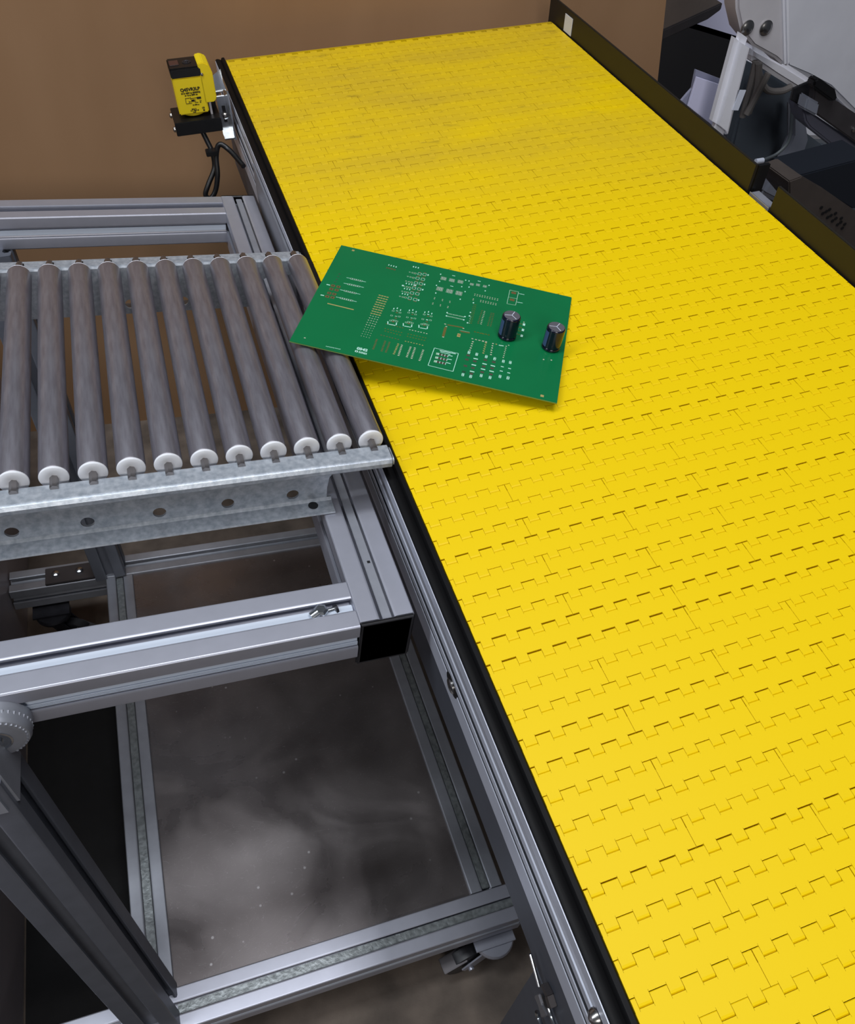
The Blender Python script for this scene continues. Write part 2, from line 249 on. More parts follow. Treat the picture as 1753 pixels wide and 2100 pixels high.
PADS={
 'd':[(-5.79,1.79,0.1,0.1),(-5.79,1.53,0.1,0.1),(-5.79,1.25,0.1,0.1),(-5.8,1.0,0.1,0.1)],
 'b':[(-5.81,0.62,0.2,0.2),(-5.53,0.63,0.2,0.2),(-5.81,0.3,0.2,0.2),(-5.53,0.31,0.2,0.2),(-5.81,-0.09,0.2,0.2),(-5.55,-0.08,0.2,0.2),(-5.82,-0.41,0.2,0.2),(-5.55,-0.4,0.2,0.2),(-3.58,3.37,0.1,0.12),(-3.45,3.37,0.1,0.12),(-3.31,3.36,0.1,0.12),(-3.17,3.35,0.1,0.12),(-1.82,3.64,0.15,0.05),(-1.8,3.31,0.15,0.05),(-1.55,3.7,0.15,0.05),(-1.53,3.37,0.15,0.05),(-2.05,3.44,0.055,0.055),(-2.2,3.45,0.04,0.04),(-2.35,3.45,0.03,0.03),(-1.84,3.19,0.15,0.05),(-1.81,2.86,0.15,0.05),(-1.55,3.2,0.15,0.05),(-1.53,2.87,0.15,0.05),(-2.06,2.99,0.055,0.055),(-2.21,3.0,0.04,0.04),(-2.36,3.0,0.03,0.03),(-1.83,2.71,0.15,0.05),(-1.81,2.39,0.15,0.05),(-1.56,2.74,0.15,0.05),(-1.54,2.42,0.15,0.05),(-2.05,2.52,0.055,0.055),(-2.2,2.52,0.04,0.04),(-2.35,2.52,0.03,0.03),(-1.83,2.21,0.15,0.05),(-1.8,1.89,0.15,0.05),(-1.54,2.22,0.15,0.05),(-1.52,1.9,0.15,0.05),(-2.04,2.02,0.055,0.055),(-2.19,2.02,0.04,0.04),(-2.34,2.02,0.03,0.03),(-1.83,1.71,0.15,0.05),(-1.81,1.39,0.15,0.05),(-1.55,1.75,0.15,0.05),(-1.53,1.44,0.15,0.05),(-2.04,1.52,0.055,0.055),(-2.19,1.52,0.04,0.04),(-2.34,1.52,0.03,0.03),(-1.84,1.21,0.15,0.05),(-1.82,0.9,0.15,0.05),(-1.54,1.19,0.15,0.05),(-1.52,0.88,0.15,0.05),(-2.05,1.03,0.055,0.055),(-2.2,1.03,0.04,0.04),(-2.35,1.03,0.03,0.03),(-2.18,-0.44,0.11,0.06),(-2.13,-0.91,0.11,0.06),(-2.18,-1.25,0.12,0.08),(-1.4,-0.29,0.11,0.06),(-1.36,-0.76,0.11,0.06),(-1.41,-1.11,0.12,0.08),(-0.62,-0.14,0.11,0.06),(-0.58,-0.62,0.11,0.06),(-0.64,-0.96,0.12,0.08),(-2.44,-1.55,0.07,0.05),(-2.31,-1.55,0.07,0.05),(-2.17,-1.56,0.07,0.05),(-2.04,-1.56,0.07,0.05),(-1.9,-1.57,0.07,0.05),(-1.76,-1.57,0.07,0.05),(-1.62,-1.57,0.07,0.05),(-2.48,-2.54,0.07,0.05),(-2.34,-2.54,0.07,0.05),(-2.19,-2.55,0.07,0.05),(-2.05,-2.55,0.07,0.05),(-1.91,-2.56,0.07,0.05),(-1.76,-2.56,0.07,0.05),(-1.62,-2.57,0.07,0.05),(-2.6,-2.95,0.09,0.055),(-2.6,-3.06,0.09,0.055),(-2.6,-3.17,0.09,0.055),(-2.59,-3.29,0.09,0.055),(-2.59,-3.4,0.09,0.055),(-2.59,-3.51,0.09,0.055),(-2.59,-3.62,0.09,0.055),(-2.59,-3.73,0.09,0.055),(-2.19,-2.94,0.09,0.055),(-2.18,-3.06,0.09,0.055),(-2.18,-3.17,0.09,0.055),(-2.18,-3.29,0.09,0.055),(-2.18,-3.4,0.09,0.055),(-2.18,-3.52,0.09,0.055),(-2.17,-3.63,0.09,0.055),(-2.17,-3.74,0.09,0.055),(-1.97,-2.95,0.09,0.055),(-1.97,-3.06,0.09,0.055),(-1.96,-3.18,0.09,0.055),(-1.96,-3.3,0.09,0.055),(-1.96,-3.41,0.09,0.055),(-1.96,-3.52,0.09,0.055),(-1.96,-3.64,0.09,0.055),(-1.96,-3.75,0.09,0.055),(3.35,3.71,0.26,0.2),(3.35,3.02,0.26,0.2),(1.96,1.42,0.08,0.045),(1.95,1.27,0.08,0.045),(1.95,1.12,0.08,0.045),(1.94,0.97,0.08,0.045),(1.94,0.82,0.08,0.045),(1.94,0.67,0.08,0.045),(1.94,0.53,0.08,0.045),(1.93,0.38,0.08,0.045),(1.93,0.24,0.08,0.045),(2.46,1.38,0.08,0.045),(2.46,1.24,0.08,0.045),(2.46,1.09,0.08,0.045),(2.45,0.95,0.08,0.045),(2.45,0.81,0.08,0.045),(2.45,0.66,0.08,0.045),(2.44,0.52,0.08,0.045),(2.44,0.38,0.08,0.045),(2.44,0.24,0.08,0.045),(2.57,1.39,0.08,0.045),(2.58,1.25,0.08,0.045),(2.58,1.11,0.08,0.045),(2.58,0.96,0.08,0.045),(2.58,0.82,0.08,0.045),(2.58,0.68,0.08,0.045),(2.58,0.54,0.08,0.045),(2.58,0.4,0.08,0.045),(2.58,0.26,0.08,0.045),(1.46,1.76,0.06,0.04),(1.46,1.57,0.06,0.04),(1.46,1.38,0.06,0.04),(1.47,1.19,0.06,0.04),(1.47,1.0,0.06,0.04),(1.47,0.82,0.06,0.04)],
 'k':[(-5.81,0.62,0.08,0.08),(-5.53,0.63,0.08,0.08),(-5.81,0.3,0.08,0.08),(-5.53,0.31,0.08,0.08),(-5.81,-0.09,0.08,0.08),(-5.55,-0.08,0.08,0.08),(-5.82,-0.41,0.08,0.08),(-5.55,-0.4,0.08,0.08),(-5.1,1.61,0.06,0.08),(-4.99,1.61,0.06,0.08),(-4.89,1.61,0.06,0.08),(-4.78,1.61,0.06,0.08),(-4.68,1.61,0.06,0.08),(-4.57,1.61,0.06,0.08),(-5.1,1.06,0.06,0.08),(-4.99,1.07,0.06,0.08),(-4.88,1.07,0.06,0.08),(-4.77,1.07,0.06,0.08),(-4.67,1.07,0.06,0.08),(-4.56,1.08,0.06,0.08),(-5.11,0.41,0.06,0.08),(-5.0,0.41,0.06,0.08),(-4.9,0.41,0.06,0.08),(-4.79,0.41,0.06,0.08),(-4.68,0.41,0.06,0.08),(-4.58,0.41,0.06,0.08),(-5.12,-0.28,0.06,0.08),(-5.01,-0.29,0.06,0.08),(-4.9,-0.29,0.06,0.08),(-4.79,-0.29,0.06,0.08),(-4.68,-0.29,0.06,0.08),(-4.57,-0.29,0.06,0.08),(-3.58,3.37,0.05,0.06),(-3.45,3.37,0.05,0.06),(-3.31,3.36,0.05,0.06),(-3.17,3.35,0.05,0.06),(-3.29,-4.2,0.06,0.06),(1.88,-3.88,0.17,0.13)],
 'w':[(-6.06,0.6,0.18,0.07),(-6.08,-0.41,0.18,0.07),(-4.84,1.61,1.057,0.03),(-4.83,1.07,1.079,0.03,0.02),(-4.84,0.41,1.074,0.03),(-4.85,-0.29,1.088,0.03,-0.01),(-3.56,3.67,0.05,0.12),(-3.43,3.66,0.05,0.12),(-3.29,3.66,0.05,0.12),(-3.15,3.64,0.05,0.12),(-2.27,4.04,0.06,0.13),(-2.14,4.04,0.06,0.13),(-2.0,4.04,0.06,0.13),(-1.81,3.58,0.18,0.02),(-1.81,3.38,0.18,0.02),(-1.72,3.48,0.02,0.2),(-1.9,3.48,0.02,0.2),(-1.54,3.64,0.18,0.02),(-1.54,3.44,0.18,0.02),(-1.46,3.54,0.02,0.2),(-1.64,3.54,0.02,0.2),(-1.36,3.56,0.07,0.13),(-1.83,3.13,0.18,0.02),(-1.83,2.93,0.18,0.02),(-1.74,3.03,0.02,0.2),(-1.92,3.03,0.02,0.2),(-1.54,3.14,0.18,0.02),(-1.54,2.94,0.18,0.02),(-1.45,3.04,0.02,0.2),(-1.63,3.04,0.02,0.2),(-1.82,2.66,0.18,0.02),(-1.82,2.46,0.18,0.02),(-1.73,2.56,0.02,0.2),(-1.91,2.56,0.02,0.2),(-1.55,2.68,0.18,0.02),(-1.55,2.48,0.18,0.02),(-1.46,2.58,0.02,0.2),(-1.64,2.58,0.02,0.2),(-1.36,2.6,0.07,0.13),(-2.0,2.32,0.05,0.12),(-2.14,2.32,0.05,0.12),(-2.29,2.32,0.05,0.12),(-1.82,2.15,0.18,0.02),(-1.82,1.95,0.18,0.02),(-1.73,2.05,0.02,0.2),(-1.91,2.05,0.02,0.2),(-1.54,2.16,0.18,0.02),(-1.54,1.96,0.18,0.02),(-1.45,2.06,0.02,0.2),(-1.63,2.06,0.02,0.2),(-1.35,2.08,0.07,0.13),(-2.0,1.82,0.05,0.12),(-2.14,1.82,0.05,0.12),(-2.28,1.82,0.05,0.12),(-1.82,1.66,0.18,0.02),(-1.82,1.46,0.18,0.02),(-1.73,1.56,0.02,0.2),(-1.91,1.56,0.02,0.2),(-1.54,1.7,0.18,0.02),(-1.54,1.5,0.18,0.02),(-1.45,1.6,0.02,0.2),(-1.63,1.6,0.02,0.2),(-2.0,1.32,0.05,0.12),(-2.14,1.32,0.05,0.12),(-2.28,1.32,0.05,0.12),(-1.83,1.16,0.18,0.02),(-1.83,0.96,0.18,0.02),(-1.74,1.06,0.02,0.2),(-1.92,1.06,0.02,0.2),(-1.54,1.14,0.18,0.02),(-1.54,0.94,0.18,0.02),(-1.45,1.04,0.02,0.2),(-1.63,1.04,0.02,0.2),(-1.36,1.06,0.07,0.13),(-1.83,2.32,0.15,0.1),(-2.42,2.05,0.1,0.12),(-2.4,-0.16,0.05,0.13),(-2.24,-0.06,0.05,0.13),(-2.05,-0.15,0.05,0.13),(-2.17,-1.53,0.33,0.05,0.05),(-2.41,-1.44,0.241,0.05,-1.34),(-1.99,-1.38,0.214,0.05,-1.43),(-1.62,-0.01,0.05,0.13),(-1.46,0.09,0.05,0.13),(-1.27,-0.0,0.05,0.13),(-1.41,-1.39,0.33,0.05,0.05),(-1.65,-1.3,0.241,0.05,-1.35),(-1.23,-1.24,0.215,0.05,-1.44),(-0.84,0.14,0.05,0.13),(-0.67,0.24,0.05,0.13),(-0.48,0.15,0.05,0.13),(-0.64,0.02,0.11,0.06),(-0.6,-0.46,0.11,0.06),(-0.64,-1.24,0.331,0.05,0.05),(-0.88,-1.15,0.241,0.05,-1.36),(-0.46,-1.1,0.215,0.05,-1.46),(-3.29,-4.2,0.14,0.14),(-3.15,-4.21,0.04,0.15),(-3.08,-4.21,0.04,0.13),(-3.01,-4.21,0.04,0.15),(-2.94,-4.22,0.04,0.13),(-2.88,-4.22,0.04,0.15),(-2.81,-4.22,0.04,0.13),(-2.96,-4.26,0.375,0.03,-0.04),(-4.73,-4.35,0.03,0.05),(-4.67,-4.35,0.03,0.05),(-4.62,-4.34,0.03,0.05),(-4.56,-4.34,0.03,0.05),(-4.5,-4.34,0.03,0.05),(-4.45,-4.34,0.03,0.05),(-4.39,-4.34,0.03,0.05),(-4.34,-4.34,0.03,0.05),(-4.28,-4.33,0.03,0.05),(-4.22,-4.33,0.03,0.05),(-4.17,-4.33,0.03,0.05),(-4.11,-4.33,0.03,0.05),(-4.06,-4.32,0.03,0.05),(-0.03,4.05,0.16,0.05),(0.05,3.01,0.16,0.05),(1.39,4.08,0.16,0.05),(-0.73,3.91,0.06,0.1),(-0.65,3.21,0.06,0.1),(0.67,3.88,0.06,0.1),(0.57,3.18,0.06,0.1),(0.85,3.88,0.06,0.1),(0.95,3.3,0.06,0.1),(1.96,3.9,0.06,0.1),(1.84,3.29,0.06,0.1),(-0.74,2.77,0.06,0.1),(-0.64,2.05,0.06,0.1),(0.82,2.79,0.06,0.1),(0.69,1.99,0.06,0.1),(3.78,3.76,0.298,0.04,0.05),(3.78,2.93,0.301,0.04,0.1),(0.25,0.54,0.07,0.1),(0.27,0.25,0.07,0.1),(1.19,0.55,0.07,0.1),(1.18,0.25,0.07,0.1),(1.4,1.02,0.07,0.1),(1.4,0.7,0.07,0.1),(1.4,0.07,0.07,0.1),(1.41,1.94,0.07,0.1),(0.79,-2.59,1.205,0.03),(1.39,-3.31,1.45,0.03,-1.58),(0.78,-4.03,1.226,0.03,3.12),(0.18,-3.3,1.425,0.03,1.55),(0.51,-2.69,0.05,0.06),(0.56,-2.69,0.05,0.06),(0.61,-2.69,0.05,0.06),(0.66,-2.69,0.05,0.06),(0.71,-2.69,0.05,0.06),(0.76,-2.68,0.05,0.06),(0.81,-2.68,0.05,0.06),(0.86,-2.68,0.05,0.06),(0.91,-2.68,0.05,0.06),(0.96,-2.68,0.05,0.06),(1.01,-2.68,0.05,0.06),(1.06,-2.67,0.05,0.06),(1.11,-2.67,0.05,0.06),(1.16,-2.67,0.05,0.06),(1.21,-2.67,0.05,0.06),(1.25,-2.67,0.05,0.06),(0.78,-2.8,0.502,0.04,-0.03),(0.49,-2.98,0.03,0.16),(0.64,-2.98,0.03,0.16),(0.79,-2.98,0.03,0.16),(0.94,-2.99,0.03,0.16),(0.5,-3.28,0.03,0.16),(0.65,-3.28,0.03,0.16),(0.8,-3.29,0.03,0.16),(0.95,-3.29,0.03,0.16),(0.5,-3.58,0.03,0.16),(0.65,-3.59,0.03,0.16),(0.8,-3.59,0.03,0.16),(0.94,-3.6,0.03,0.16),(1.05,-2.91,0.214,0.05,0.06),(1.06,-3.2,0.225,0.05,0.05),(1.06,-3.5,0.218,0.05,-0.09),(3.33,-1.18,0.244,0.06,0.09),(1.87,-2.22,0.09,0.03),(1.87,-2.42,0.09,0.03),(1.92,-2.32,0.03,0.2),(1.83,-2.32,0.03,0.2),(1.87,-2.32,0.04,0.1),(1.88,-4.01,0.09,0.03),(1.88,-4.21,0.09,0.03),(1.92,-4.11,0.03,0.2),(1.83,-4.11,0.03,0.2),(1.88,-4.11,0.04,0.1),(2.26,-2.23,0.09,0.03),(2.26,-2.43,0.09,0.03),(2.31,-2.33,0.03,0.2),(2.22,-2.33,0.03,0.2),(2.26,-2.33,0.04,0.1),(2.27,-2.69,0.22,0.07),(2.26,-3.2,0.22,0.07),(2.26,-3.72,0.22,0.07),(2.25,-4.01,0.09,0.03),(2.25,-4.21,0.09,0.03),(2.3,-4.11,0.03,0.2),(2.21,-4.11,0.03,0.2),(2.25,-4.11,0.04,0.1),(2.74,-2.24,0.09,0.03),(2.74,-2.44,0.09,0.03),(2.79,-2.34,0.03,0.2),(2.7,-2.34,0.03,0.2),(2.74,-2.34,0.04,0.1),(2.75,-2.93,0.22,0.07),(2.74,-3.36,0.22,0.07),(2.73,-3.77,0.09,0.03),(2.73,-3.97,0.09,0.03),(2.77,-3.87,0.03,0.2),(2.68,-3.87,0.03,0.2),(2.73,-3.87,0.04,0.1),(3.16,-2.25,0.09,0.03),(3.16,-2.45,0.09,0.03),(3.21,-2.35,0.03,0.2),(3.12,-2.35,0.03,0.2),(3.16,-2.35,0.04,0.1),(3.16,-2.93,0.22,0.07),(3.16,-3.37,0.22,0.07),(3.15,-3.76,0.09,0.03),(3.15,-3.96,0.09,0.03),(3.2,-3.86,0.03,0.2),(3.11,-3.86,0.03,0.2),(3.15,-3.86,0.04,0.1),(3.6,-2.29,0.09,0.03),(3.6,-2.49,0.09,0.03),(3.65,-2.39,0.03,0.2),(3.56,-2.39,0.03,0.2),(3.6,-2.39,0.04,0.1),(3.61,-2.83,0.14,0.06),(3.61,-3.18,0.14,0.06),(3.61,-3.51,0.09,0.03),(3.61,-3.71,0.09,0.03),(3.65,-3.61,0.03,0.2),(3.56,-3.61,0.03,0.2),(3.61,-3.61,0.04,0.1),(3.95,-2.26,0.09,0.03),(3.95,-2.46,0.09,0.03),(3.99,-2.36,0.03,0.2),(3.9,-2.36,0.03,0.2),(3.95,-2.36,0.04,0.1),(3.97,-2.84,0.14,0.06),(3.98,-3.19,0.14,0.06),(3.99,-3.48,0.09,0.03),(3.99,-3.68,0.09,0.03),(4.04,-3.58,0.03,0.2),(3.94,-3.58,0.03,0.2),(3.99,-3.58,0.04,0.1),(4.23,1.03,0.12,0.2),(4.23,0.54,0.12,0.2),(4.23,0.02,0.12,0.2)],
 's':[(-5.1,1.61,0.11,0.13),(-4.99,1.61,0.11,0.13),(-4.89,1.61,0.11,0.13),(-4.78,1.61,0.11,0.13),(-4.68,1.61,0.11,0.13),(-4.57,1.61,0.11,0.13),(-5.1,1.06,0.11,0.13),(-4.99,1.07,0.11,0.13),(-4.88,1.07,0.11,0.13),(-4.77,1.07,0.11,0.13),(-4.67,1.07,0.11,0.13),(-4.56,1.08,0.11,0.13),(-5.11,0.41,0.11,0.13),(-5.0,0.41,0.11,0.13),(-4.9,0.41,0.11,0.13),(-4.79,0.41,0.11,0.13),(-4.68,0.41,0.11,0.13),(-4.58,0.41,0.11,0.13),(-5.12,-0.28,0.11,0.13),(-5.01,-0.29,0.11,0.13),(-4.9,-0.29,0.11,0.13),(-4.79,-0.29,0.11,0.13),(-4.68,-0.29,0.11,0.13),(-4.57,-0.29,0.11,0.13),(-2.05,3.5,0.11,0.02),(-2.05,3.38,0.11,0.02),(-1.99,3.44,0.02,0.121),(-2.1,3.44,0.02,0.121),(-2.2,3.49,0.08,0.02),(-2.2,3.4,0.08,0.02),(-2.16,3.45,0.02,0.088),(-2.24,3.45,0.02,0.088),(-2.35,3.48,0.06,0.02),(-2.35,3.42,0.06,0.02),(-2.32,3.45,0.02,0.066),(-2.38,3.45,0.02,0.066),(-2.06,3.05,0.11,0.02),(-2.06,2.93,0.11,0.02),(-2.0,2.99,0.02,0.121),(-2.11,2.99,0.02,0.121),(-2.21,3.04,0.08,0.02),(-2.21,2.95,0.08,0.02),(-2.17,3.0,0.02,0.088),(-2.25,3.0,0.02,0.088),(-2.36,3.03,0.06,0.02),(-2.36,2.96,0.06,0.02),(-2.33,3.0,0.02,0.066),(-2.39,3.0,0.02,0.066),(-2.05,2.58,0.11,0.02),(-2.05,2.46,0.11,0.02),(-1.99,2.52,0.02,0.121),(-2.1,2.52,0.02,0.121),(-2.2,2.57,0.08,0.02),(-2.2,2.48,0.08,0.02),(-2.16,2.52,0.02,0.088),(-2.24,2.52,0.02,0.088),(-2.35,2.56,0.06,0.02),(-2.35,2.49,0.06,0.02),(-2.32,2.52,0.02,0.066),(-2.38,2.52,0.02,0.066),(-2.04,2.08,0.11,0.02),(-2.04,1.96,0.11,0.02),(-1.99,2.02,0.02,0.121),(-2.1,2.02,0.02,0.121),(-2.19,2.06,0.08,0.02),(-2.19,1.97,0.08,0.02),(-2.15,2.02,0.02,0.088),(-2.23,2.02,0.02,0.088),(-2.34,2.05,0.06,0.02),(-2.34,1.99,0.06,0.02),(-2.31,2.02,0.02,0.066),(-2.37,2.02,0.02,0.066),(-2.04,1.58,0.11,0.02),(-2.04,1.46,0.11,0.02),(-1.99,1.52,0.02,0.121),(-2.1,1.52,0.02,0.121),(-2.19,1.56,0.08,0.02),(-2.19,1.48,0.08,0.02),(-2.15,1.52,0.02,0.088),(-2.23,1.52,0.02,0.088),(-2.34,1.56,0.06,0.02),(-2.34,1.49,0.06,0.02),(-2.31,1.52,0.02,0.066),(-2.37,1.52,0.02,0.066),(-2.05,1.09,0.11,0.02),(-2.05,0.97,0.11,0.02),(-2.0,1.03,0.02,0.121),(-2.11,1.03,0.02,0.121),(-2.2,1.07,0.08,0.02),(-2.2,0.98,0.08,0.02),(-2.16,1.03,0.02,0.088),(-2.24,1.03,0.02,0.088),(-2.35,1.06,0.06,0.02),(-2.35,1.0,0.06,0.02),(-2.32,1.03,0.02,0.066),(-2.38,1.03,0.02,0.066),(-2.39,-0.31,0.1,0.02),(-2.39,-0.4,0.1,0.02),(-2.34,-0.35,0.02,0.09),(-2.44,-0.35,0.02,0.09),(-2.03,-0.33,0.1,0.02),(-2.03,-0.42,0.1,0.02),(-1.98,-0.37,0.02,0.09),(-2.08,-0.37,0.02,0.09),(-2.2,-0.28,0.11,0.06),(-2.15,-0.75,0.11,0.06),(-2.37,-0.73,0.1,0.02),(-2.37,-0.82,0.1,0.02),(-2.32,-0.77,0.02,0.09),(-2.42,-0.77,0.02,0.09),(-1.98,-0.67,0.1,0.02),(-1.98,-0.76,0.1,0.02),(-1.94,-0.72,0.02,0.09),(-2.04,-0.72,0.02,0.09),(-2.32,-1.16,0.09,0.02),(-2.32,-1.26,0.09,0.02),(-2.28,-1.21,0.02,0.1),(-2.37,-1.21,0.02,0.1),(-2.22,-1.09,0.09,0.02),(-2.22,-1.19,0.09,0.02),(-2.18,-1.14,0.02,0.1),(-2.27,-1.14,0.02,0.1),(-2.12,-1.08,0.09,0.02),(-2.12,-1.18,0.09,0.02),(-2.07,-1.13,0.02,0.1),(-2.16,-1.13,0.02,0.1),(-2.02,-1.1,0.09,0.02),(-2.02,-1.2,0.09,0.02),(-1.97,-1.15,0.02,0.1),(-2.06,-1.15,0.02,0.1),(-1.61,-0.16,0.1,0.02),(-1.61,-0.25,0.1,0.02),(-1.56,-0.21,0.02,0.09),(-1.66,-0.21,0.02,0.09),(-1.25,-0.18,0.1,0.02),(-1.25,-0.27,0.1,0.02),(-1.2,-0.22,0.02,0.09),(-1.3,-0.22,0.02,0.09),(-1.42,-0.13,0.11,0.06),(-1.37,-0.6,0.11,0.06),(-1.59,-0.58,0.1,0.02),(-1.59,-0.67,0.1,0.02),(-1.54,-0.63,0.02,0.09),(-1.64,-0.63,0.02,0.09),(-1.21,-0.53,0.1,0.02),(-1.21,-0.62,0.1,0.02),(-1.16,-0.57,0.02,0.09),(-1.26,-0.57,0.02,0.09),(-1.55,-1.02,0.09,0.02),(-1.55,-1.12,0.09,0.02),(-1.51,-1.07,0.02,0.1),(-1.6,-1.07,0.02,0.1),(-1.46,-0.94,0.09,0.02),(-1.46,-1.04,0.09,0.02),(-1.41,-1.0,0.02,0.1),(-1.5,-1.0,0.02,0.1),(-1.35,-0.93,0.09,0.02),(-1.35,-1.03,0.09,0.02),(-1.3,-0.98,0.02,0.1),(-1.39,-0.98,0.02,0.1),(-1.25,-0.96,0.09,0.02),(-1.25,-1.06,0.09,0.02),(-1.2,-1.01,0.02,0.1),(-1.29,-1.01,0.02,0.1),(-0.83,-0.01,0.1,0.02),(-0.83,-0.1,0.1,0.02),(-0.78,-0.06,0.02,0.09),(-0.88,-0.06,0.02,0.09),(-0.47,-0.03,0.1,0.02),(-0.47,-0.12,0.1,0.02),(-0.42,-0.08,0.02,0.09),(-0.52,-0.08,0.02,0.09),(-0.82,-0.44,0.1,0.02),(-0.82,-0.53,0.1,0.02),(-0.77,-0.48,0.02,0.09),(-0.87,-0.48,0.02,0.09),(-0.43,-0.38,0.1,0.02),(-0.43,-0.47,0.1,0.02),(-0.38,-0.43,0.02,0.09),(-0.48,-0.43,0.02,0.09),(-0.78,-0.87,0.09,0.02),(-0.78,-0.97,0.09,0.02),(-0.74,-0.92,0.02,0.1),(-0.83,-0.92,0.02,0.1),(-0.68,-0.8,0.09,0.02),(-0.68,-0.9,0.09,0.02),(-0.64,-0.85,0.02,0.1),(-0.73,-0.85,0.02,0.1),(-0.58,-0.79,0.09,0.02),(-0.58,-0.89,0.09,0.02),(-0.53,-0.84,0.02,0.1),(-0.62,-0.84,0.02,0.1),(-0.48,-0.82,0.09,0.02),(-0.48,-0.92,0.09,0.02),(-0.43,-0.86,0.02,0.1),(-0.52,-0.86,0.02,0.1),(-0.5,3.57,0.3,0.3),(-0.04,3.58,0.3,0.3),(0.42,3.62,0.3,0.3),(-0.51,2.51,0.34,0.36),(0.02,2.51,0.34,0.36),(0.53,2.51,0.34,0.36),(1.05,3.63,0.2,0.22),(1.38,3.7,0.2,0.22),(1.76,3.71,0.2,0.22),(3.35,3.91,0.478,0.03,0.03),(3.59,3.26,1.319,0.03,-1.57),(3.36,2.58,0.466,0.03,-3.04),(3.12,3.23,1.353,0.03,1.58),(3.35,3.22,0.484,0.025,0.04),(0.31,0.48,0.035,0.08),(0.38,0.49,0.035,0.08),(0.44,0.49,0.035,0.08),(0.5,0.49,0.035,0.08),(0.57,0.49,0.035,0.08),(0.63,0.49,0.035,0.08),(0.7,0.49,0.035,0.08),(0.76,0.5,0.035,0.08),(0.82,0.5,0.035,0.08),(0.89,0.5,0.035,0.08),(0.95,0.5,0.035,0.08),(1.02,0.5,0.035,0.08),(1.08,0.5,0.035,0.08),(1.14,0.5,0.035,0.08),(0.32,0.25,0.035,0.08),(0.38,0.25,0.035,0.08),(0.44,0.25,0.035,0.08),(0.5,0.26,0.035,0.08),(0.57,0.26,0.035,0.08),(0.63,0.26,0.035,0.08),(0.69,0.26,0.035,0.08),(0.76,0.26,0.035,0.08),(0.82,0.26,0.035,0.08),(0.88,0.26,0.035,0.08),(0.94,0.26,0.035,0.08),(1.0,0.26,0.035,0.08),(1.07,0.26,0.035,0.08),(1.13,0.26,0.035,0.08),(1.38,-0.68,0.518,0.02,0.06),(0.42,-2.98,0.12,0.16),(0.43,-3.29,0.12,0.16),(0.43,-3.59,0.12,0.16)],
 't':[(-4.96,-1.0,1.376,0.07,-0.02),(-3.35,0.72,0.11,0.07),(-3.21,0.71,0.11,0.07),(-3.07,0.71,0.11,0.07),(-2.93,0.7,0.11,0.07),(-3.35,0.5,0.11,0.07),(-3.21,0.5,0.11,0.07),(-3.07,0.49,0.11,0.07),(-2.93,0.48,0.11,0.07),(-3.35,0.29,0.11,0.07),(-3.21,0.28,0.11,0.07),(-3.07,0.28,0.11,0.07),(-2.94,0.27,0.11,0.07),(-3.35,0.07,0.11,0.07),(-3.21,0.07,0.11,0.07),(-3.08,0.06,0.11,0.07),(-2.94,0.06,0.11,0.07),(-3.35,-0.14,0.11,0.07),(-3.22,-0.14,0.11,0.07),(-3.08,-0.15,0.11,0.07),(-2.94,-0.15,0.11,0.07),(-3.36,-0.35,0.11,0.07),(-3.22,-0.35,0.11,0.07),(-3.08,-0.36,0.11,0.07),(-2.94,-0.36,0.11,0.07),(-3.36,-0.56,0.11,0.07),(-3.22,-0.56,0.11,0.07),(-3.08,-0.56,0.11,0.07),(-2.95,-0.57,0.11,0.07),(-3.36,-0.76,0.11,0.07),(-3.22,-0.77,0.11,0.07),(-3.09,-0.77,0.11,0.07),(-2.95,-0.78,0.11,0.07),(-3.36,-0.97,0.11,0.07),(-3.22,-0.97,0.11,0.07),(-3.09,-0.98,0.11,0.07),(-2.95,-0.98,0.11,0.07),(-1.25,-2.58,0.07,0.05),(-1.11,-2.58,0.07,0.05),(-0.97,-2.58,0.07,0.05),(-0.83,-2.58,0.07,0.05),(-0.69,-2.58,0.07,0.05),(-0.54,-2.58,0.07,0.05),(-0.4,-2.59,0.07,0.05),(-1.54,-2.93,0.09,0.055),(-1.54,-3.05,0.09,0.055),(-1.55,-3.17,0.09,0.055),(-1.55,-3.29,0.09,0.055),(-1.55,-3.4,0.09,0.055),(-1.56,-3.52,0.09,0.055),(-1.56,-3.63,0.09,0.055),(-1.57,-3.75,0.09,0.055),(1.16,-1.13,0.16,0.28),(2.56,-1.25,0.09,0.07),(2.56,-1.42,0.09,0.07),(2.56,-1.59,0.09,0.07),(2.56,-1.76,0.09,0.07),(2.56,-1.93,0.09,0.07),(2.56,-2.1,0.09,0.07),(3.08,-1.16,0.08,0.06),(5.73,-4.32,0.16,0.16),(-5.72,4.3,0.14,0.14)],
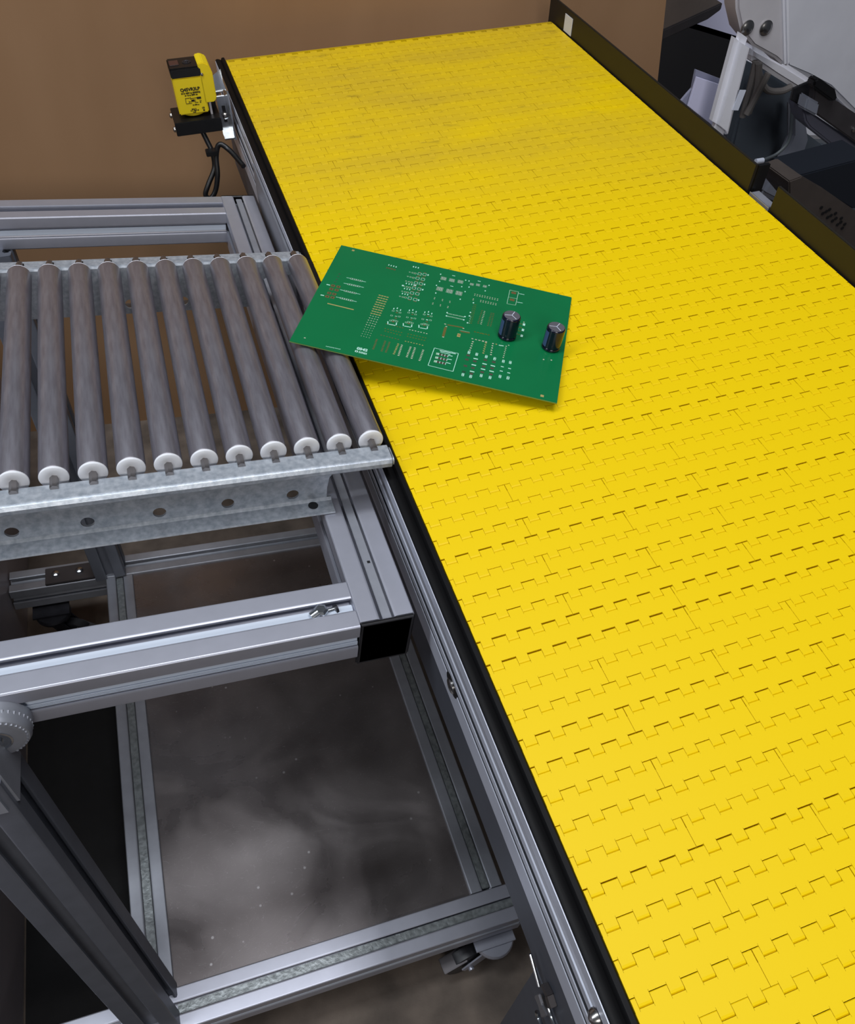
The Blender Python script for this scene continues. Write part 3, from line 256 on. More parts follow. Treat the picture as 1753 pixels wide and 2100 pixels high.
 'p':[(-3.36,-1.17,0.066,0.042),(-3.23,-1.18,0.066,0.042),(-3.09,-1.18,0.066,0.042),(-2.96,-1.19,0.066,0.042),(-3.36,-1.38,0.066,0.042),(-3.23,-1.38,0.066,0.042),(-3.1,-1.38,0.066,0.042),(-2.96,-1.39,0.066,0.042),(-3.37,-1.58,0.066,0.042),(-3.23,-1.58,0.066,0.042),(-3.1,-1.58,0.066,0.042),(-2.96,-1.59,0.066,0.042),(-3.37,-1.78,0.066,0.042),(-3.23,-1.78,0.066,0.042),(-3.1,-1.78,0.066,0.042),(-2.97,-1.79,0.066,0.042),(-3.37,-1.98,0.066,0.042),(-3.24,-1.98,0.066,0.042),(-3.1,-1.98,0.066,0.042),(-2.97,-1.99,0.066,0.042),(-3.37,-2.17,0.044,0.028),(-3.24,-2.18,0.044,0.028),(-3.1,-2.18,0.044,0.028),(-2.97,-2.18,0.044,0.028),(-3.37,-2.37,0.044,0.028),(-3.24,-2.37,0.044,0.028),(-3.11,-2.38,0.044,0.028),(-2.98,-2.38,0.044,0.028),(-3.37,-2.56,0.044,0.028),(-3.24,-2.57,0.044,0.028),(-3.11,-2.57,0.044,0.028),(-2.98,-2.58,0.044,0.028),(-3.38,-2.76,0.044,0.028),(-3.24,-2.76,0.044,0.028),(-3.11,-2.76,0.044,0.028),(-2.98,-2.77,0.044,0.028),(-3.38,-2.95,0.044,0.028),(-3.25,-2.95,0.044,0.028),(-3.12,-2.96,0.044,0.028),(-2.98,-2.96,0.044,0.028),(-1.25,-1.59,0.07,0.05),(-1.11,-1.59,0.07,0.05),(-0.96,-1.59,0.07,0.05),(-0.82,-1.59,0.07,0.05),(-0.68,-1.59,0.07,0.05),(-0.53,-1.59,0.07,0.05),(-0.39,-1.59,0.07,0.05),(-1.35,-2.95,0.09,0.055),(-1.35,-3.07,0.09,0.055),(-1.35,-3.19,0.09,0.055),(-1.34,-3.31,0.09,0.055),(-1.34,-3.43,0.09,0.055),(-1.34,-3.54,0.09,0.055),(-1.33,-3.66,0.09,0.055),(-1.33,-3.78,0.09,0.055),(-0.92,-2.94,0.09,0.055),(-0.92,-3.05,0.09,0.055),(-0.92,-3.17,0.09,0.055),(-0.93,-3.28,0.09,0.055),(-0.93,-3.4,0.09,0.055),(-0.93,-3.51,0.09,0.055),(-0.93,-3.63,0.09,0.055),(-0.93,-3.74,0.09,0.055),(-0.71,-2.94,0.09,0.055),(-0.7,-3.06,0.09,0.055),(-0.7,-3.18,0.09,0.055),(-0.7,-3.3,0.09,0.055),(-0.7,-3.42,0.09,0.055),(-0.7,-3.54,0.09,0.055),(-0.69,-3.65,0.09,0.055),(-0.69,-3.77,0.09,0.055),(-0.29,-2.96,0.09,0.055),(-0.29,-3.08,0.09,0.055),(-0.29,-3.2,0.09,0.055),(-0.29,-3.32,0.09,0.055),(-0.29,-3.44,0.09,0.055),(-0.29,-3.56,0.09,0.055),(-0.29,-3.68,0.09,0.055),(-0.3,-3.79,0.09,0.055),(-0.61,1.61,0.06,0.045),(-0.61,1.5,0.06,0.045),(-0.19,1.61,0.06,0.045),(-0.18,1.5,0.06,0.045),(0.21,1.6,0.06,0.045),(0.22,1.49,0.06,0.045),(-0.6,1.11,0.06,0.045),(-0.6,1.0,0.06,0.045),(-0.2,1.11,0.06,0.045),(-0.19,1.0,0.06,0.045),(0.2,1.1,0.06,0.045),(0.2,0.99,0.06,0.045),(1.36,2.78,0.06,0.05),(1.36,2.65,0.06,0.05),(1.35,2.31,0.06,0.05),(1.35,2.19,0.06,0.05),(1.5,2.78,0.06,0.05),(1.5,2.65,0.06,0.05),(1.63,2.78,0.06,0.05),(1.64,2.66,0.06,0.05),(1.77,2.78,0.06,0.05),(1.77,2.66,0.06,0.05),(1.75,2.32,0.06,0.05),(1.76,2.19,0.06,0.05),(1.9,2.79,0.06,0.05),(1.91,2.66,0.06,0.05),(1.89,2.32,0.06,0.05),(1.89,2.2,0.06,0.05),(2.04,2.79,0.06,0.05),(2.04,2.66,0.06,0.05),(2.02,2.32,0.06,0.05),(2.03,2.2,0.06,0.05),(2.18,2.79,0.06,0.05),(2.18,2.66,0.06,0.05),(2.16,2.33,0.06,0.05),(2.16,2.2,0.06,0.05),(2.31,2.79,0.06,0.05),(2.32,2.67,0.06,0.05),(2.3,2.33,0.06,0.05),(2.3,2.2,0.06,0.05),(2.45,2.8,0.06,0.05),(2.45,2.67,0.06,0.05),(2.43,2.33,0.06,0.05),(2.43,2.2,0.06,0.05),(2.59,2.8,0.06,0.05),(2.59,2.67,0.06,0.05),(2.56,2.33,0.06,0.05),(2.57,2.21,0.06,0.05),(2.09,1.4,0.08,0.045),(2.09,1.26,0.08,0.045),(2.09,1.11,0.08,0.045),(2.09,0.96,0.08,0.045),(2.08,0.82,0.08,0.045),(2.08,0.67,0.08,0.045),(2.08,0.53,0.08,0.045),(2.08,0.38,0.08,0.045),(2.08,0.24,0.08,0.045),(1.48,0.63,0.06,0.04),(1.48,0.45,0.06,0.04),(1.48,0.26,0.06,0.04),(1.49,0.08,0.06,0.04),(0.34,-0.46,0.09,0.06),(1.28,-0.48,0.09,0.06),(0.44,-1.56,0.09,0.06),(0.43,-0.65,0.09,0.06),(1.87,-1.16,0.07,0.05),(2.06,-1.16,0.07,0.05),(2.24,-1.15,0.07,0.05),(2.42,-1.14,0.07,0.05),(1.86,-1.16,0.09,0.07),(2.04,-1.16,0.09,0.07),(2.21,-1.16,0.09,0.07),(2.39,-1.16,0.09,0.07),(2.56,-1.16,0.09,0.07),(1.92,-1.39,0.09,0.07),(1.91,-1.57,0.09,0.07),(1.91,-1.75,0.09,0.07),(1.9,-1.93,0.09,0.07),(1.89,-2.11,0.09,0.07),(2.91,-1.17,0.08,0.07),(2.91,-1.36,0.08,0.07),(2.92,-1.54,0.08,0.07),(2.92,-1.73,0.08,0.07),(2.93,-1.91,0.08,0.07),(2.94,-2.09,0.08,0.07),(3.58,-1.14,0.06,0.06),(3.58,-1.3,0.06,0.06),(3.58,-1.46,0.06,0.06),(3.57,-1.62,0.06,0.06),(3.57,-1.78,0.06,0.06),(3.57,-1.94,0.06,0.06),(3.56,-2.09,0.06,0.06),(3.69,-1.01,0.06,0.06),(5.52,-1.52,0.07,0.07),(5.9,-1.42,0.07,0.07),(4.2,1.24,0.07,0.07),(-5.86,-4.09,0.08,0.06)],
 'g':[(-2.42,-1.95,0.07,0.05),(-2.28,-1.96,0.07,0.05),(-2.14,-1.96,0.07,0.05),(-2.01,-1.96,0.07,0.05),(-1.87,-1.96,0.07,0.05),(-1.73,-1.97,0.07,0.05),(-1.59,-1.97,0.07,0.05),(-2.37,-2.15,0.07,0.05),(-2.22,-2.16,0.07,0.05),(-2.07,-2.17,0.07,0.05),(-1.92,-2.18,0.07,0.05),(-1.77,-2.19,0.07,0.05),(-1.61,-2.2,0.07,0.05),(-1.25,-1.96,0.07,0.05),(-1.1,-1.96,0.07,0.05),(-0.95,-1.96,0.07,0.05),(-0.81,-1.96,0.07,0.05),(-0.66,-1.96,0.07,0.05),(-0.51,-1.96,0.07,0.05),(-0.37,-1.96,0.07,0.05),(-1.24,-2.17,0.07,0.05),(-1.1,-2.17,0.07,0.05),(-0.96,-2.18,0.07,0.05),(-0.81,-2.18,0.07,0.05),(-0.67,-2.18,0.07,0.05),(-0.53,-2.18,0.07,0.05),(-0.39,-2.18,0.07,0.05),(1.55,1.8,0.09,0.04),(1.56,1.61,0.09,0.04),(1.56,1.42,0.09,0.04),(1.56,1.23,0.09,0.04),(1.57,1.04,0.09,0.04),(1.57,0.86,0.09,0.04),(1.58,0.67,0.09,0.04),(1.58,0.48,0.09,0.04),(1.58,0.3,0.09,0.04),(1.58,0.12,0.09,0.04),(1.88,-0.53,0.07,0.06),(2.06,-0.53,0.07,0.06),(2.24,-0.53,0.07,0.06),(2.43,-0.53,0.07,0.06),(2.61,-0.53,0.07,0.06),(1.89,-0.55,0.09,0.06),(2.03,-0.55,0.09,0.06),(2.18,-0.55,0.09,0.06),(2.32,-0.55,0.09,0.06),(2.46,-0.54,0.09,0.06),(2.6,-0.54,0.09,0.06),(3.87,1.04,0.06,0.06),(3.96,1.04,0.06,0.06),(4.04,1.04,0.06,0.06),(4.13,1.03,0.06,0.06),(3.85,0.72,0.06,0.06),(3.94,0.72,0.06,0.06),(4.03,0.71,0.06,0.06),(4.12,0.71,0.06,0.06),(3.84,0.4,0.06,0.06),(3.93,0.39,0.06,0.06),(4.02,0.39,0.06,0.06),(4.1,0.39,0.06,0.06),(3.83,0.08,0.06,0.06),(3.92,0.08,0.06,0.06),(4.0,0.07,0.06,0.06),(4.09,0.07,0.06,0.06)],
 'm':[(-0.61,3.45,0.046,0.037),(-0.61,3.51,0.046,0.037),(-0.61,3.57,0.046,0.037),(-0.61,3.63,0.046,0.037),(-0.61,3.69,0.046,0.037),(-0.53,3.45,0.046,0.037),(-0.53,3.51,0.046,0.037),(-0.53,3.57,0.046,0.037),(-0.53,3.63,0.046,0.037),(-0.53,3.69,0.046,0.037),(-0.46,3.45,0.046,0.037),(-0.46,3.51,0.046,0.037),(-0.46,3.57,0.046,0.037),(-0.46,3.63,0.046,0.037),(-0.46,3.69,0.046,0.037),(-0.38,3.45,0.046,0.037),(-0.38,3.51,0.046,0.037),(-0.38,3.57,0.046,0.037),(-0.38,3.63,0.046,0.037),(-0.38,3.69,0.046,0.037),(-0.15,3.46,0.046,0.037),(-0.15,3.52,0.046,0.037),(-0.15,3.58,0.046,0.037),(-0.15,3.64,0.046,0.037),(-0.15,3.7,0.046,0.037),(-0.08,3.46,0.046,0.037),(-0.08,3.52,0.046,0.037),(-0.08,3.58,0.046,0.037),(-0.08,3.64,0.046,0.037),(-0.08,3.7,0.046,0.037),(0.0,3.46,0.046,0.037),(0.0,3.52,0.046,0.037),(0.0,3.58,0.046,0.037),(0.0,3.64,0.046,0.037),(0.0,3.7,0.046,0.037),(0.08,3.46,0.046,0.037),(0.08,3.52,0.046,0.037),(0.08,3.58,0.046,0.037),(0.08,3.64,0.046,0.037),(0.08,3.7,0.046,0.037),(0.3,3.5,0.046,0.037),(0.3,3.56,0.046,0.037),(0.3,3.62,0.046,0.037),(0.3,3.68,0.046,0.037),(0.3,3.74,0.046,0.037),(0.38,3.5,0.046,0.037),(0.38,3.56,0.046,0.037),(0.38,3.62,0.046,0.037),(0.38,3.68,0.046,0.037),(0.38,3.74,0.046,0.037),(0.45,3.5,0.046,0.037),(0.45,3.56,0.046,0.037),(0.45,3.62,0.046,0.037),(0.45,3.68,0.046,0.037),(0.45,3.74,0.046,0.037),(0.53,3.5,0.046,0.037),(0.53,3.56,0.046,0.037),(0.53,3.62,0.046,0.037),(0.53,3.68,0.046,0.037),(0.53,3.74,0.046,0.037),(-0.64,2.37,0.053,0.056),(-0.64,2.46,0.053,0.056),(-0.64,2.55,0.053,0.056),(-0.64,2.64,0.053,0.056),(-0.56,2.37,0.053,0.056),(-0.56,2.46,0.053,0.056),(-0.56,2.55,0.053,0.056),(-0.56,2.64,0.053,0.056),(-0.47,2.37,0.053,0.056),(-0.47,2.46,0.053,0.056),(-0.47,2.55,0.053,0.056),(-0.47,2.64,0.053,0.056),(-0.38,2.37,0.053,0.056),(-0.38,2.46,0.053,0.056),(-0.38,2.55,0.053,0.056),(-0.38,2.64,0.053,0.056),(-0.11,2.38,0.053,0.056),(-0.11,2.47,0.053,0.056),(-0.11,2.56,0.053,0.056),(-0.11,2.65,0.053,0.056),(-0.02,2.38,0.053,0.056),(-0.02,2.47,0.053,0.056),(-0.02,2.56,0.053,0.056),(-0.02,2.65,0.053,0.056),(0.06,2.38,0.053,0.056),(0.06,2.47,0.053,0.056),(0.06,2.56,0.053,0.056),(0.06,2.65,0.053,0.056),(0.15,2.38,0.053,0.056),(0.15,2.47,0.053,0.056),(0.15,2.56,0.053,0.056),(0.15,2.65,0.053,0.056),(0.4,2.37,0.053,0.056),(0.4,2.46,0.053,0.056),(0.4,2.55,0.053,0.056),(0.4,2.64,0.053,0.056),(0.49,2.37,0.053,0.056),(0.49,2.46,0.053,0.056),(0.49,2.55,0.053,0.056),(0.49,2.64,0.053,0.056),(0.57,2.37,0.053,0.056),(0.57,2.46,0.053,0.056),(0.57,2.55,0.053,0.056),(0.57,2.64,0.053,0.056),(0.66,2.37,0.053,0.056),(0.66,2.46,0.053,0.056),(0.66,2.55,0.053,0.056),(0.66,2.64,0.053,0.056),(0.99,3.55,0.041,0.034),(0.99,3.6,0.041,0.034),(0.99,3.66,0.041,0.034),(0.99,3.72,0.041,0.034),(1.05,3.55,0.041,0.034),(1.05,3.6,0.041,0.034),(1.05,3.66,0.041,0.034),(1.05,3.72,0.041,0.034),(1.12,3.55,0.041,0.034),(1.12,3.6,0.041,0.034),(1.12,3.66,0.041,0.034),(1.12,3.72,0.041,0.034),(1.32,3.61,0.041,0.034),(1.32,3.67,0.041,0.034),(1.32,3.72,0.041,0.034),(1.32,3.78,0.041,0.034),(1.38,3.61,0.041,0.034),(1.38,3.67,0.041,0.034),(1.38,3.72,0.041,0.034),(1.38,3.78,0.041,0.034),(1.45,3.61,0.041,0.034),(1.45,3.67,0.041,0.034),(1.45,3.72,0.041,0.034),(1.45,3.78,0.041,0.034),(1.7,3.62,0.041,0.034),(1.7,3.68,0.041,0.034),(1.7,3.74,0.041,0.034),(1.7,3.79,0.041,0.034),(1.76,3.62,0.041,0.034),(1.76,3.68,0.041,0.034),(1.76,3.74,0.041,0.034),(1.76,3.79,0.041,0.034),(1.83,3.62,0.041,0.034),(1.83,3.68,0.041,0.034),(1.83,3.74,0.041,0.034),(1.83,3.79,0.041,0.034),(0.57,-2.99,0.12,0.16),(0.72,-2.99,0.12,0.16),(0.87,-3.0,0.12,0.16),(0.58,-3.29,0.12,0.16),(0.73,-3.29,0.12,0.16),(0.88,-3.3,0.12,0.16),(0.58,-3.6,0.12,0.16),(0.72,-3.6,0.12,0.16),(0.87,-3.6,0.12,0.16),(1.88,-2.56,0.17,0.13),(1.87,-2.91,0.17,0.13),(1.88,-3.41,0.17,0.13),(2.26,-2.9,0.17,0.13),(2.25,-3.44,0.17,0.13),(2.25,-3.89,0.17,0.13),(2.74,-2.61,0.17,0.13),(2.74,-3.14,0.17,0.13),(2.73,-3.59,0.17,0.13),(3.16,-2.62,0.17,0.13),(3.15,-3.13,0.17,0.13),(3.16,-3.6,0.17,0.13)],
 'b2':[(0.86,-0.45,0.815,0.09,0.08),(0.42,-1.12,0.786,0.13,-1.55),(1.42,-0.76,0.48,0.09,0.06),(1.16,-1.13,0.1,0.16)],
}

DOTS=[(36.44,39.8,3.27),(37.07,39.8,2.97),(37.71,39.8,2.66),(38.31,39.8,2.42),(38.97,39.8,2.11),(36.84,39.8,2.83),(37.48,39.8,2.52),(38.11,39.8,2.24),(38.77,39.8,1.93),(39.41,39.8,1.64),(37.29,39.8,3.11),(38.03,39.8,2.8),(38.82,39.8,2.41),(39.45,39.8,1.94)]
CABLES=[[(48.28,66.0,5.03),(48.71,66.0,3.1),(49.25,66.0,-0.05)],[(48.3,65.5,4.98),(49.19,65.5,2.85),(49.4,65.5,0.5)],[(48.78,66.0,4.41),(50.72,66.0,2.62),(52.62,66.0,2.44),(53.71,66.0,2.87)],[(49.38,65.0,4.32),(49.15,65.0,2.57),(48.73,65.0,0.54)]]
THIN=[(48.48,60.0,3.87),(49.82,60.0,1.3),(50.49,60.0,-0.5),(49.84,60.0,-1.66),(48.68,60.0,-2.22),(48.08,60.0,-2.4)]

# ---------------- setting ----------------
mb=MB(); mb.box(-80,130,-60,140,-38,-36); struct('floor',mb,M['floor']).location=(0,0,H0*U)
mb=MB(); mb.box(-80,130,138,140,-36,70); struct('wall_back',mb,M['wall']).location=(0,0,H0*U)
mb=MB(); mb.box(-23.3,-14.5,2,42,-36,-35.85)
o=part('floor_sheet',mb,M['floor_black'],bevel=.05); o.location=(0,0,H0*U); tag(o,'thin black sheet lying on the floor to the left of the cart shelf','mat')  # thin black sheet that makes this stretch of floor dark

# ---------------- belt conveyor (leans 8 degrees across, so it keeps its own frame) ----------------
CV=empty('belt_conveyor','wide yellow modular belt conveyor with black edge strips and aluminium side rail','conveyor',BELT)
G=1.0159; XL=-0.16; XR=27.96
def segs(xa,xb):
    """finger columns between xa and xb: list of (x0,x1,kind) kind 1 = tab hanging toward the viewer, 0 = upper finger"""
    out=[];c=-1
    while c<28:
        for k,(p,q) in enumerate(((0,.445),(.445,1.0))):
            x0=(c+p)*G;x1=(c+q)*G
            a=max(x0,xa);b=min(x1,xb)
            if b-a>.03: out.append((a,b,1-k))
        c+=1
    return out
def module_mesh(xa,xb,gap,gt):
    mb=MB();D=-.30;g=.007
    top=[];
    for i,(a,b,k) in enumerate(segs(xa,xb)):
        if k: y0=.002; y1=.997       # tab: long below, short above
        else: y0=.286+gap; y1=1.286
        # inner side gaps
        a2=a+(g if k else 0); b2=b-(g if k else 0)
        yb0=.36; yb1=.93
        # body
        mb.add([(a,yb0,0),(b,yb0,0),(b,yb1,0),(a,yb1,0)],[(0,1,2,3)])
        if k:
            # tab: flat, then rounded down at its end
            ys=[(yb0,0),(.11,0),(.05,-.018),(y0+.01,-.055),(y0,-.10),(y0,D)]
            for (ya,za),(yc,zc) in zip(ys[:-1],ys[1:]): mb.add([(a2,yc,zc),(b2,yc,zc),(b2,ya,za),(a2,ya,za)],[(0,1,2,3)])
            for x in (a2,b2): mb.add([(x,y0,D),(x,y0,-.1),(x,.05,-.018),(x,.11,0),(x,.42,0),(x,.42,D)],[(0,1,2,3,4,5)])
            mb.add([(a,yb1,0),(b,yb1,0),(b,y1,0),(a,y1,0)],[(0,1,2,3)]); mb.add([(a,y1,0),(b,y1,0),(b,y1,D),(a,y1,D)],[(0,1,2,3)])
        else:
            mb.add([(a,y0,0),(b,y0,0),(b,yb0,0),(a,yb0,0)],[(0,1,2,3)]); mb.add([(a,y0,D),(b,y0,D),(b,y0,0),(a,y0,0)],[(0,1,2,3)])
            a3=a+g;b3=b-g
            ys=[(yb1,0),(y1-.02,0),(y1,-.02),(y1,D)]
            for (ya,za),(yc,zc) in zip(ys[:-1],ys[1:]): mb.add([(a3,ya,za),(b3,ya,za),(b3,yc,zc),(a3,yc,zc)],[(0,1,2,3)])
            for x in (a3,b3): mb.add([(x,.93,D),(x,.93,0),(x,y1-.02,0),(x,y1,-.02),(x,y1,D)],[(0,1,2,3,4)])
    # ends
    for x in (xa,xb): mb.add([(x,.3,0),(x,.95,0),(x,.95,D),(x,.3,D)],[(0,1,2,3)])
    me=bpy.data.meshes.new('belt_module'); me.from_pydata([(x*U,y*U,z*U) for x,y,z in mb.v],[],mb.f); me.materials.append(M['belt']); me.update()
    return me
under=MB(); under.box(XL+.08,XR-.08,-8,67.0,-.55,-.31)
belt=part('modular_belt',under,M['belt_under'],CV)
SE={'A':[XL,3.81,11.93,20.06,XR],'B':[XL,8.0,16.0,24.1,XR]}
mcache={}
for r in range(-8,67):
    ty='A' if ((r>=12 and r%2==0) or (r<10 and r%2==1)) else 'B'
    wide=random.choice((0,1,1,2)); gap=((.008,.02,.04) if r<11 else (.012,.035,.06))[wide]
    wide=(wide,r<11)
    for i in range(len(SE[ty])-1):
        k=(ty,i,wide)
        if k not in mcache: mcache[k]=module_mesh(SE[ty][i]+(.008 if i else 0),SE[ty][i+1]-(.008 if i<len(SE[ty])-2 else 0),gap,0)
        o=link('belt_module',mcache[k],belt,(0,r*U,random.uniform(-.004,.004)*U))
# nose roller turn at the far end
mb=MB(); R=1.9; n=10; sec=[(67.42+R*math.sin(math.pi*i/n),-R+R*math.cos(math.pi*i/n)) for i in range(n+1)]+[(67.42+(R-.3)*math.sin(math.pi*i/n),-R+(R-.3)*math.cos(math.pi*i/n)) for i in range(n,-1,-1)]
sec=[(min(a,67.42+.6*(a-67.42)),b) for a,b in sec]
mb.sweep(sec,(XL,0,0),(XR,0,0),(0,1,0),(0,0,1)); part('belt_return',mb,M['belt'],belt,smooth=True)
# black wear strip along the left edge
mb=MB(); mb.sweep([(-.20,-.6),(-.20,.02),(-.24,.06),(-.40,.06),(-.46,0.0),(-.50,-.10),(-.62,-.03),(-.78,.0),(-.88,-.02),(-.915,-.05),(-.925,-.12),(-.925,-.5)],(0,-8,0),(0,67.9,0),(1,0,0),(0,0,1))
part('edge_strip',mb,M['uhmw'],CV,smooth=True,angle=30)
mb=MB(); mb.box(-.50,-.2,32.6,38.4,-.4,.16); part('strip_joint_cover',mb,M['black'],CV,bevel=.04)
# aluminium rail, outer face toward -x
def rail_sec():
    X=-.98
    return [(X+1.5,-.62),(X+.04,-.55),(X+.04,-.04),(X+.02,-.02),(X,-.03),(X,-.66),(X+.03,-.70),(X+.20,-.76),(X+.25,-.95),(X+.20,-1.18),(X+.05,-1.28),(X,-1.32),(X,-1.76),(X+.03,-1.79),(X+.85,-1.80),(X+.85,-2.24),(X+.03,-2.25),(X,-2.28),(X,-2.68),(X+.03,-2.71),(X+.85,-2.72),(X+.85,-2.98),(X+.03,-2.99),(X,-3.02),(X,-4.36),(X+.04,-4.40),(X+1.5,-4.40)]
mb=MB(); rs=rail_sec(); mb.sweep(rs,(0,-8,0),(0,67.6,0),(1,0,0),(0,0,1))
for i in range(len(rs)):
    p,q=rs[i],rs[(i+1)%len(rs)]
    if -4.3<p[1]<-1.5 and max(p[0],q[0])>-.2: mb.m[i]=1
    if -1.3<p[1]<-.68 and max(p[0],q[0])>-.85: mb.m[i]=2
rail=part('side_rail',mb,[M['rail'],M['groove_shade'],M['rail_shaded']],CV,smooth=True,angle=25,label='silver grooved side rail')
def hole_slot(y,z,x,L,Hh):
    mb=MB(); n=16; out=[];
    for i in range(n):
        t=2*math.pi*i/n; out.append((y+math.copysign(L/2-Hh/2,math.cos(t))+Hh/2*math.cos(t),z+Hh/2*math.sin(t)))
    mb.sweep(out,(x-.015,0,0),(x+.05,0,0),(0,1,0),(0,0,1)); return mb
part('bolt_hole',hole_slot(12.4,-3.0,-.98,1.15,.95),M['black'],rail)
mb=MB(); mb.lathe((-.99,12.4,-3.05),(-1,0,0),[(0,.34),(.06,.34),(.10,.28),(.13,.14),(.135,.0)]); part('bolt',mb,M['screw'],rail,smooth=True)
mb=MB(); mb.lathe((-.98,.28,-1.0),(-1,0,0),[(0,.26),(.08,.26),(.2,.2),(.26,.08),(.27,.0)]); part('bolt',mb,M['screw'],rail,smooth=True)
mb=MB(); mb.box(-.92,-.85,-8,66.5,-7.75,-4.36); part('side_sheet',mb,M['side'],CV,bevel=.03,label='dark grey side sheet below the rail')
mb=MB(); mb.box(XR-.2,XR+.8,-8,67.5,-4,-.35); part('far_side_rail',mb,M['uhmw'],CV,bevel=.05)
mb=MB(); mb.box(-.9,XR,-8,66.6,-3.4,-2.6); part('frame_deck',mb,M['dark_steel'],CV)
for sx in (2,25):
    for sy in (-3,60):
        mb=MB(); mb.box(sx-1,sx+1,sy-1,sy+1,-40.2 if sx>10 else -36.3,-3.4); o=part('support_leg',mb,M['alu_dark'],CV,bevel=.1)
# cover plate over the grooves, beyond the roller frame
mb=MB(); mb.box(-1.12,-.99,39.5,52.0,-4.35,-.72); part('cover_plate',mb,M['alu_dark'],CV,bevel=.03,label='smooth grey plate covering the rail grooves')
# lower front latch and hanging rod
def yz_plate(P,x0,x1):
    mb=MB(); n=len(P); mb.add([(x0,y,z) for y,z in P]+[(x1,y,z) for y,z in P],[tuple(range(n)),tuple(range(n,2*n))[::-1]]+[(i,(i+1)%n,n+(i+1)%n,n+i) for i in range(n)]); return mb
part('hinge_leaf',yz_plate([(2.11,-6.95),(2.06,-6.54),(1.64,-6.31),(1.69,-6.79)],-1.17,-.93),M['gunmetal'],CV,bevel=.02)
part('hinge_leaf',yz_plate([(1.72,-6.98),(1.66,-6.36),(1.28,-6.52),(1.33,-7.13)],-1.17,-.93),M['gunmetal'],CV,bevel=.02)
part('latch_plate',yz_plate([(2.03,-8.87),(1.94,-7.82),(1.6,-7.95),(1.21,-7.65),(1.29,-8.92),(1.7,-8.75)],-1.2,-1.1),M['latch'],CV,bevel=.03)
for P_,r_ in (([(3.1,-6.71),(2.67,-6.98),(2.12,-7.34)],.06),([(1.59,-9.72),(1.4,-9.91),(1.0,-9.8)],.09),([(1.39,-7.09),(1.1,-7.19),(.7,-7.08)],.06)):
    mb=MB(); mb.tube([(-1.15,y,z) for y,z in P_],r_); part('latch_rod',mb,M['zinc'],CV,smooth=True)
mb=MB(); mb.box(-.95,-.85,-8,2.75,-33,-7.75); part('leg_cover_panel',mb,M['side'],CV)
# guards along the right edge
def guard(ya,yb,h,name='side_guard',r0_=.1,rr=False):
    mb=MB(); P=[(ya,-.3),(yb,-.3),(yb,h)]+([(ya+1.2,h),(ya+.35,h-.35),(ya,h-1.2)] if rr else [(ya,h)])
    n=len(P); X0=28.1;X1=28.3
    mb.add([(X0,y,z) for y,z in P]+[(X1,y,z) for y,z in P],[tuple(range(n)),tuple(range(n,2*n))[::-1]]+[(i,(i+1)%n,n+(i+1)%n,n+i) for i in range(n)])
    mb.box(28.1,28.9,ya+.05,yb,-.32,-.15)
    return part(name,mb,M['guard'],CV,bevel=.03,label=None)
g1=guard(37.6,68.4,1.75)
mb=MB(); mb.box(28.07,28.1,63.9,65.3,.06,1.34); part('label',mb,M['label'],g1,label='small white label')
mb=MB(); mb.box(28.3,29.1,37.5,37.75,-.3,1.7); part('guard_end',mb,M['black'],g1)
mb=MB(); mb.box(28.15,28.75,35.4,37.3,-.2,.12); mb.box(28.1,28.16,35.3,37.4,-.4,.14); part('guard_bracket',mb,M['alu'],CV,bevel=.03,label='bare silver bracket between the two guards')
g2=guard(6,35.2,1.6,rr=False)

# ---------------- sensor, clamped to the rail's far end ----------------
SM=BELT@Matrix.Translation((-3.7*U,60*U,-.9*U))
SN=empty('photoelectric_sensor','yellow photoelectric sensor with black top, bracketed beside the far end of the belt','sensor',SM)
def sp(name,mb,m,**k): o=part(name,mb,m,k.pop('parent',SN),**k); o.location=(3.7*U,-60*U,.9*U) if o.parent==SN else (0,0,0); return o
mb=MB(); mb.box(-4.82,-2.70,60,61.9,-.5,2.0); mb.add([(-2.72,60.05,1.2),(-2.72,61.85,1.2),(-2.72,61.85,.1),(-2.72,60.05,.1)],[(0,1,2,3)]); sbody=sp('housing',mb,M['sensor_yellow'],bevel=.08)
mb=MB(); mb.sweep([(-2.9,.15),(-2.2,.15),(-2.0,.4),(-1.98,2.1),(-2.15,2.65),(-2.5,2.85),(-2.9,2.80)],(0,60.0,0),(0,61.8,0),(1,0,0),(0,0,1)); sp('lens_housing',mb,M['sensor_yellow'],smooth=True,bevel=.05)
mb=MB(); mb.box(-4.86,-2.72,59.97,61.95,2.0,2.55); mb.box(-4.86,-2.72,60.1,61.95,2.5,2.62); stop=sp('top_cover',mb,M['black'],bevel=.06)
mb=MB(); mb.box(-4.78,-4.1,60.6,61.4,2.62,2.68); sp('indicator_window',mb,M['lens'],bevel=.03)
mb=MB(); mb.lathe((-3.55,61.0,2.6),(0,0,1),[(0,.32),(.05,.32),(.06,.24),(.03,.2),(.03,.1),(.1,.08),(.1,0)]); sp('adjuster',mb,M['dark_steel'],smooth=True)
mb=MB(); mb.lathe((-2.72,60.0,2.1),(0,-1,0),[(0,.1),(.06,.1),(.08,.04),(.08,0)]); sp('cover_screw',mb,M['screw'],smooth=True)
def txt(s,size,x,z,y=59.985,bold=0,cx=True):
    cu=bpy.data.curves.new('t','FONT'); cu.body=s; cu.size=size*U; cu.align_x='CENTER' if cx else 'LEFT'; cu.align_y='CENTER'; cu.offset=bold*U; cu.extrude=.004*U
    o=bpy.data.objects.new('t',cu); COL.objects.link(o); bpy.context.view_layer.update()
    me=bpy.data.meshes.new_from_object(o.evaluated_get(bpy.context.evaluated_depsgraph_get())); bpy.data.objects.remove(o)
    me.transform(Matrix.Translation((x*U,y*U,z*U))@Matrix.Rotation(math.pi/2,4,'X')); return me
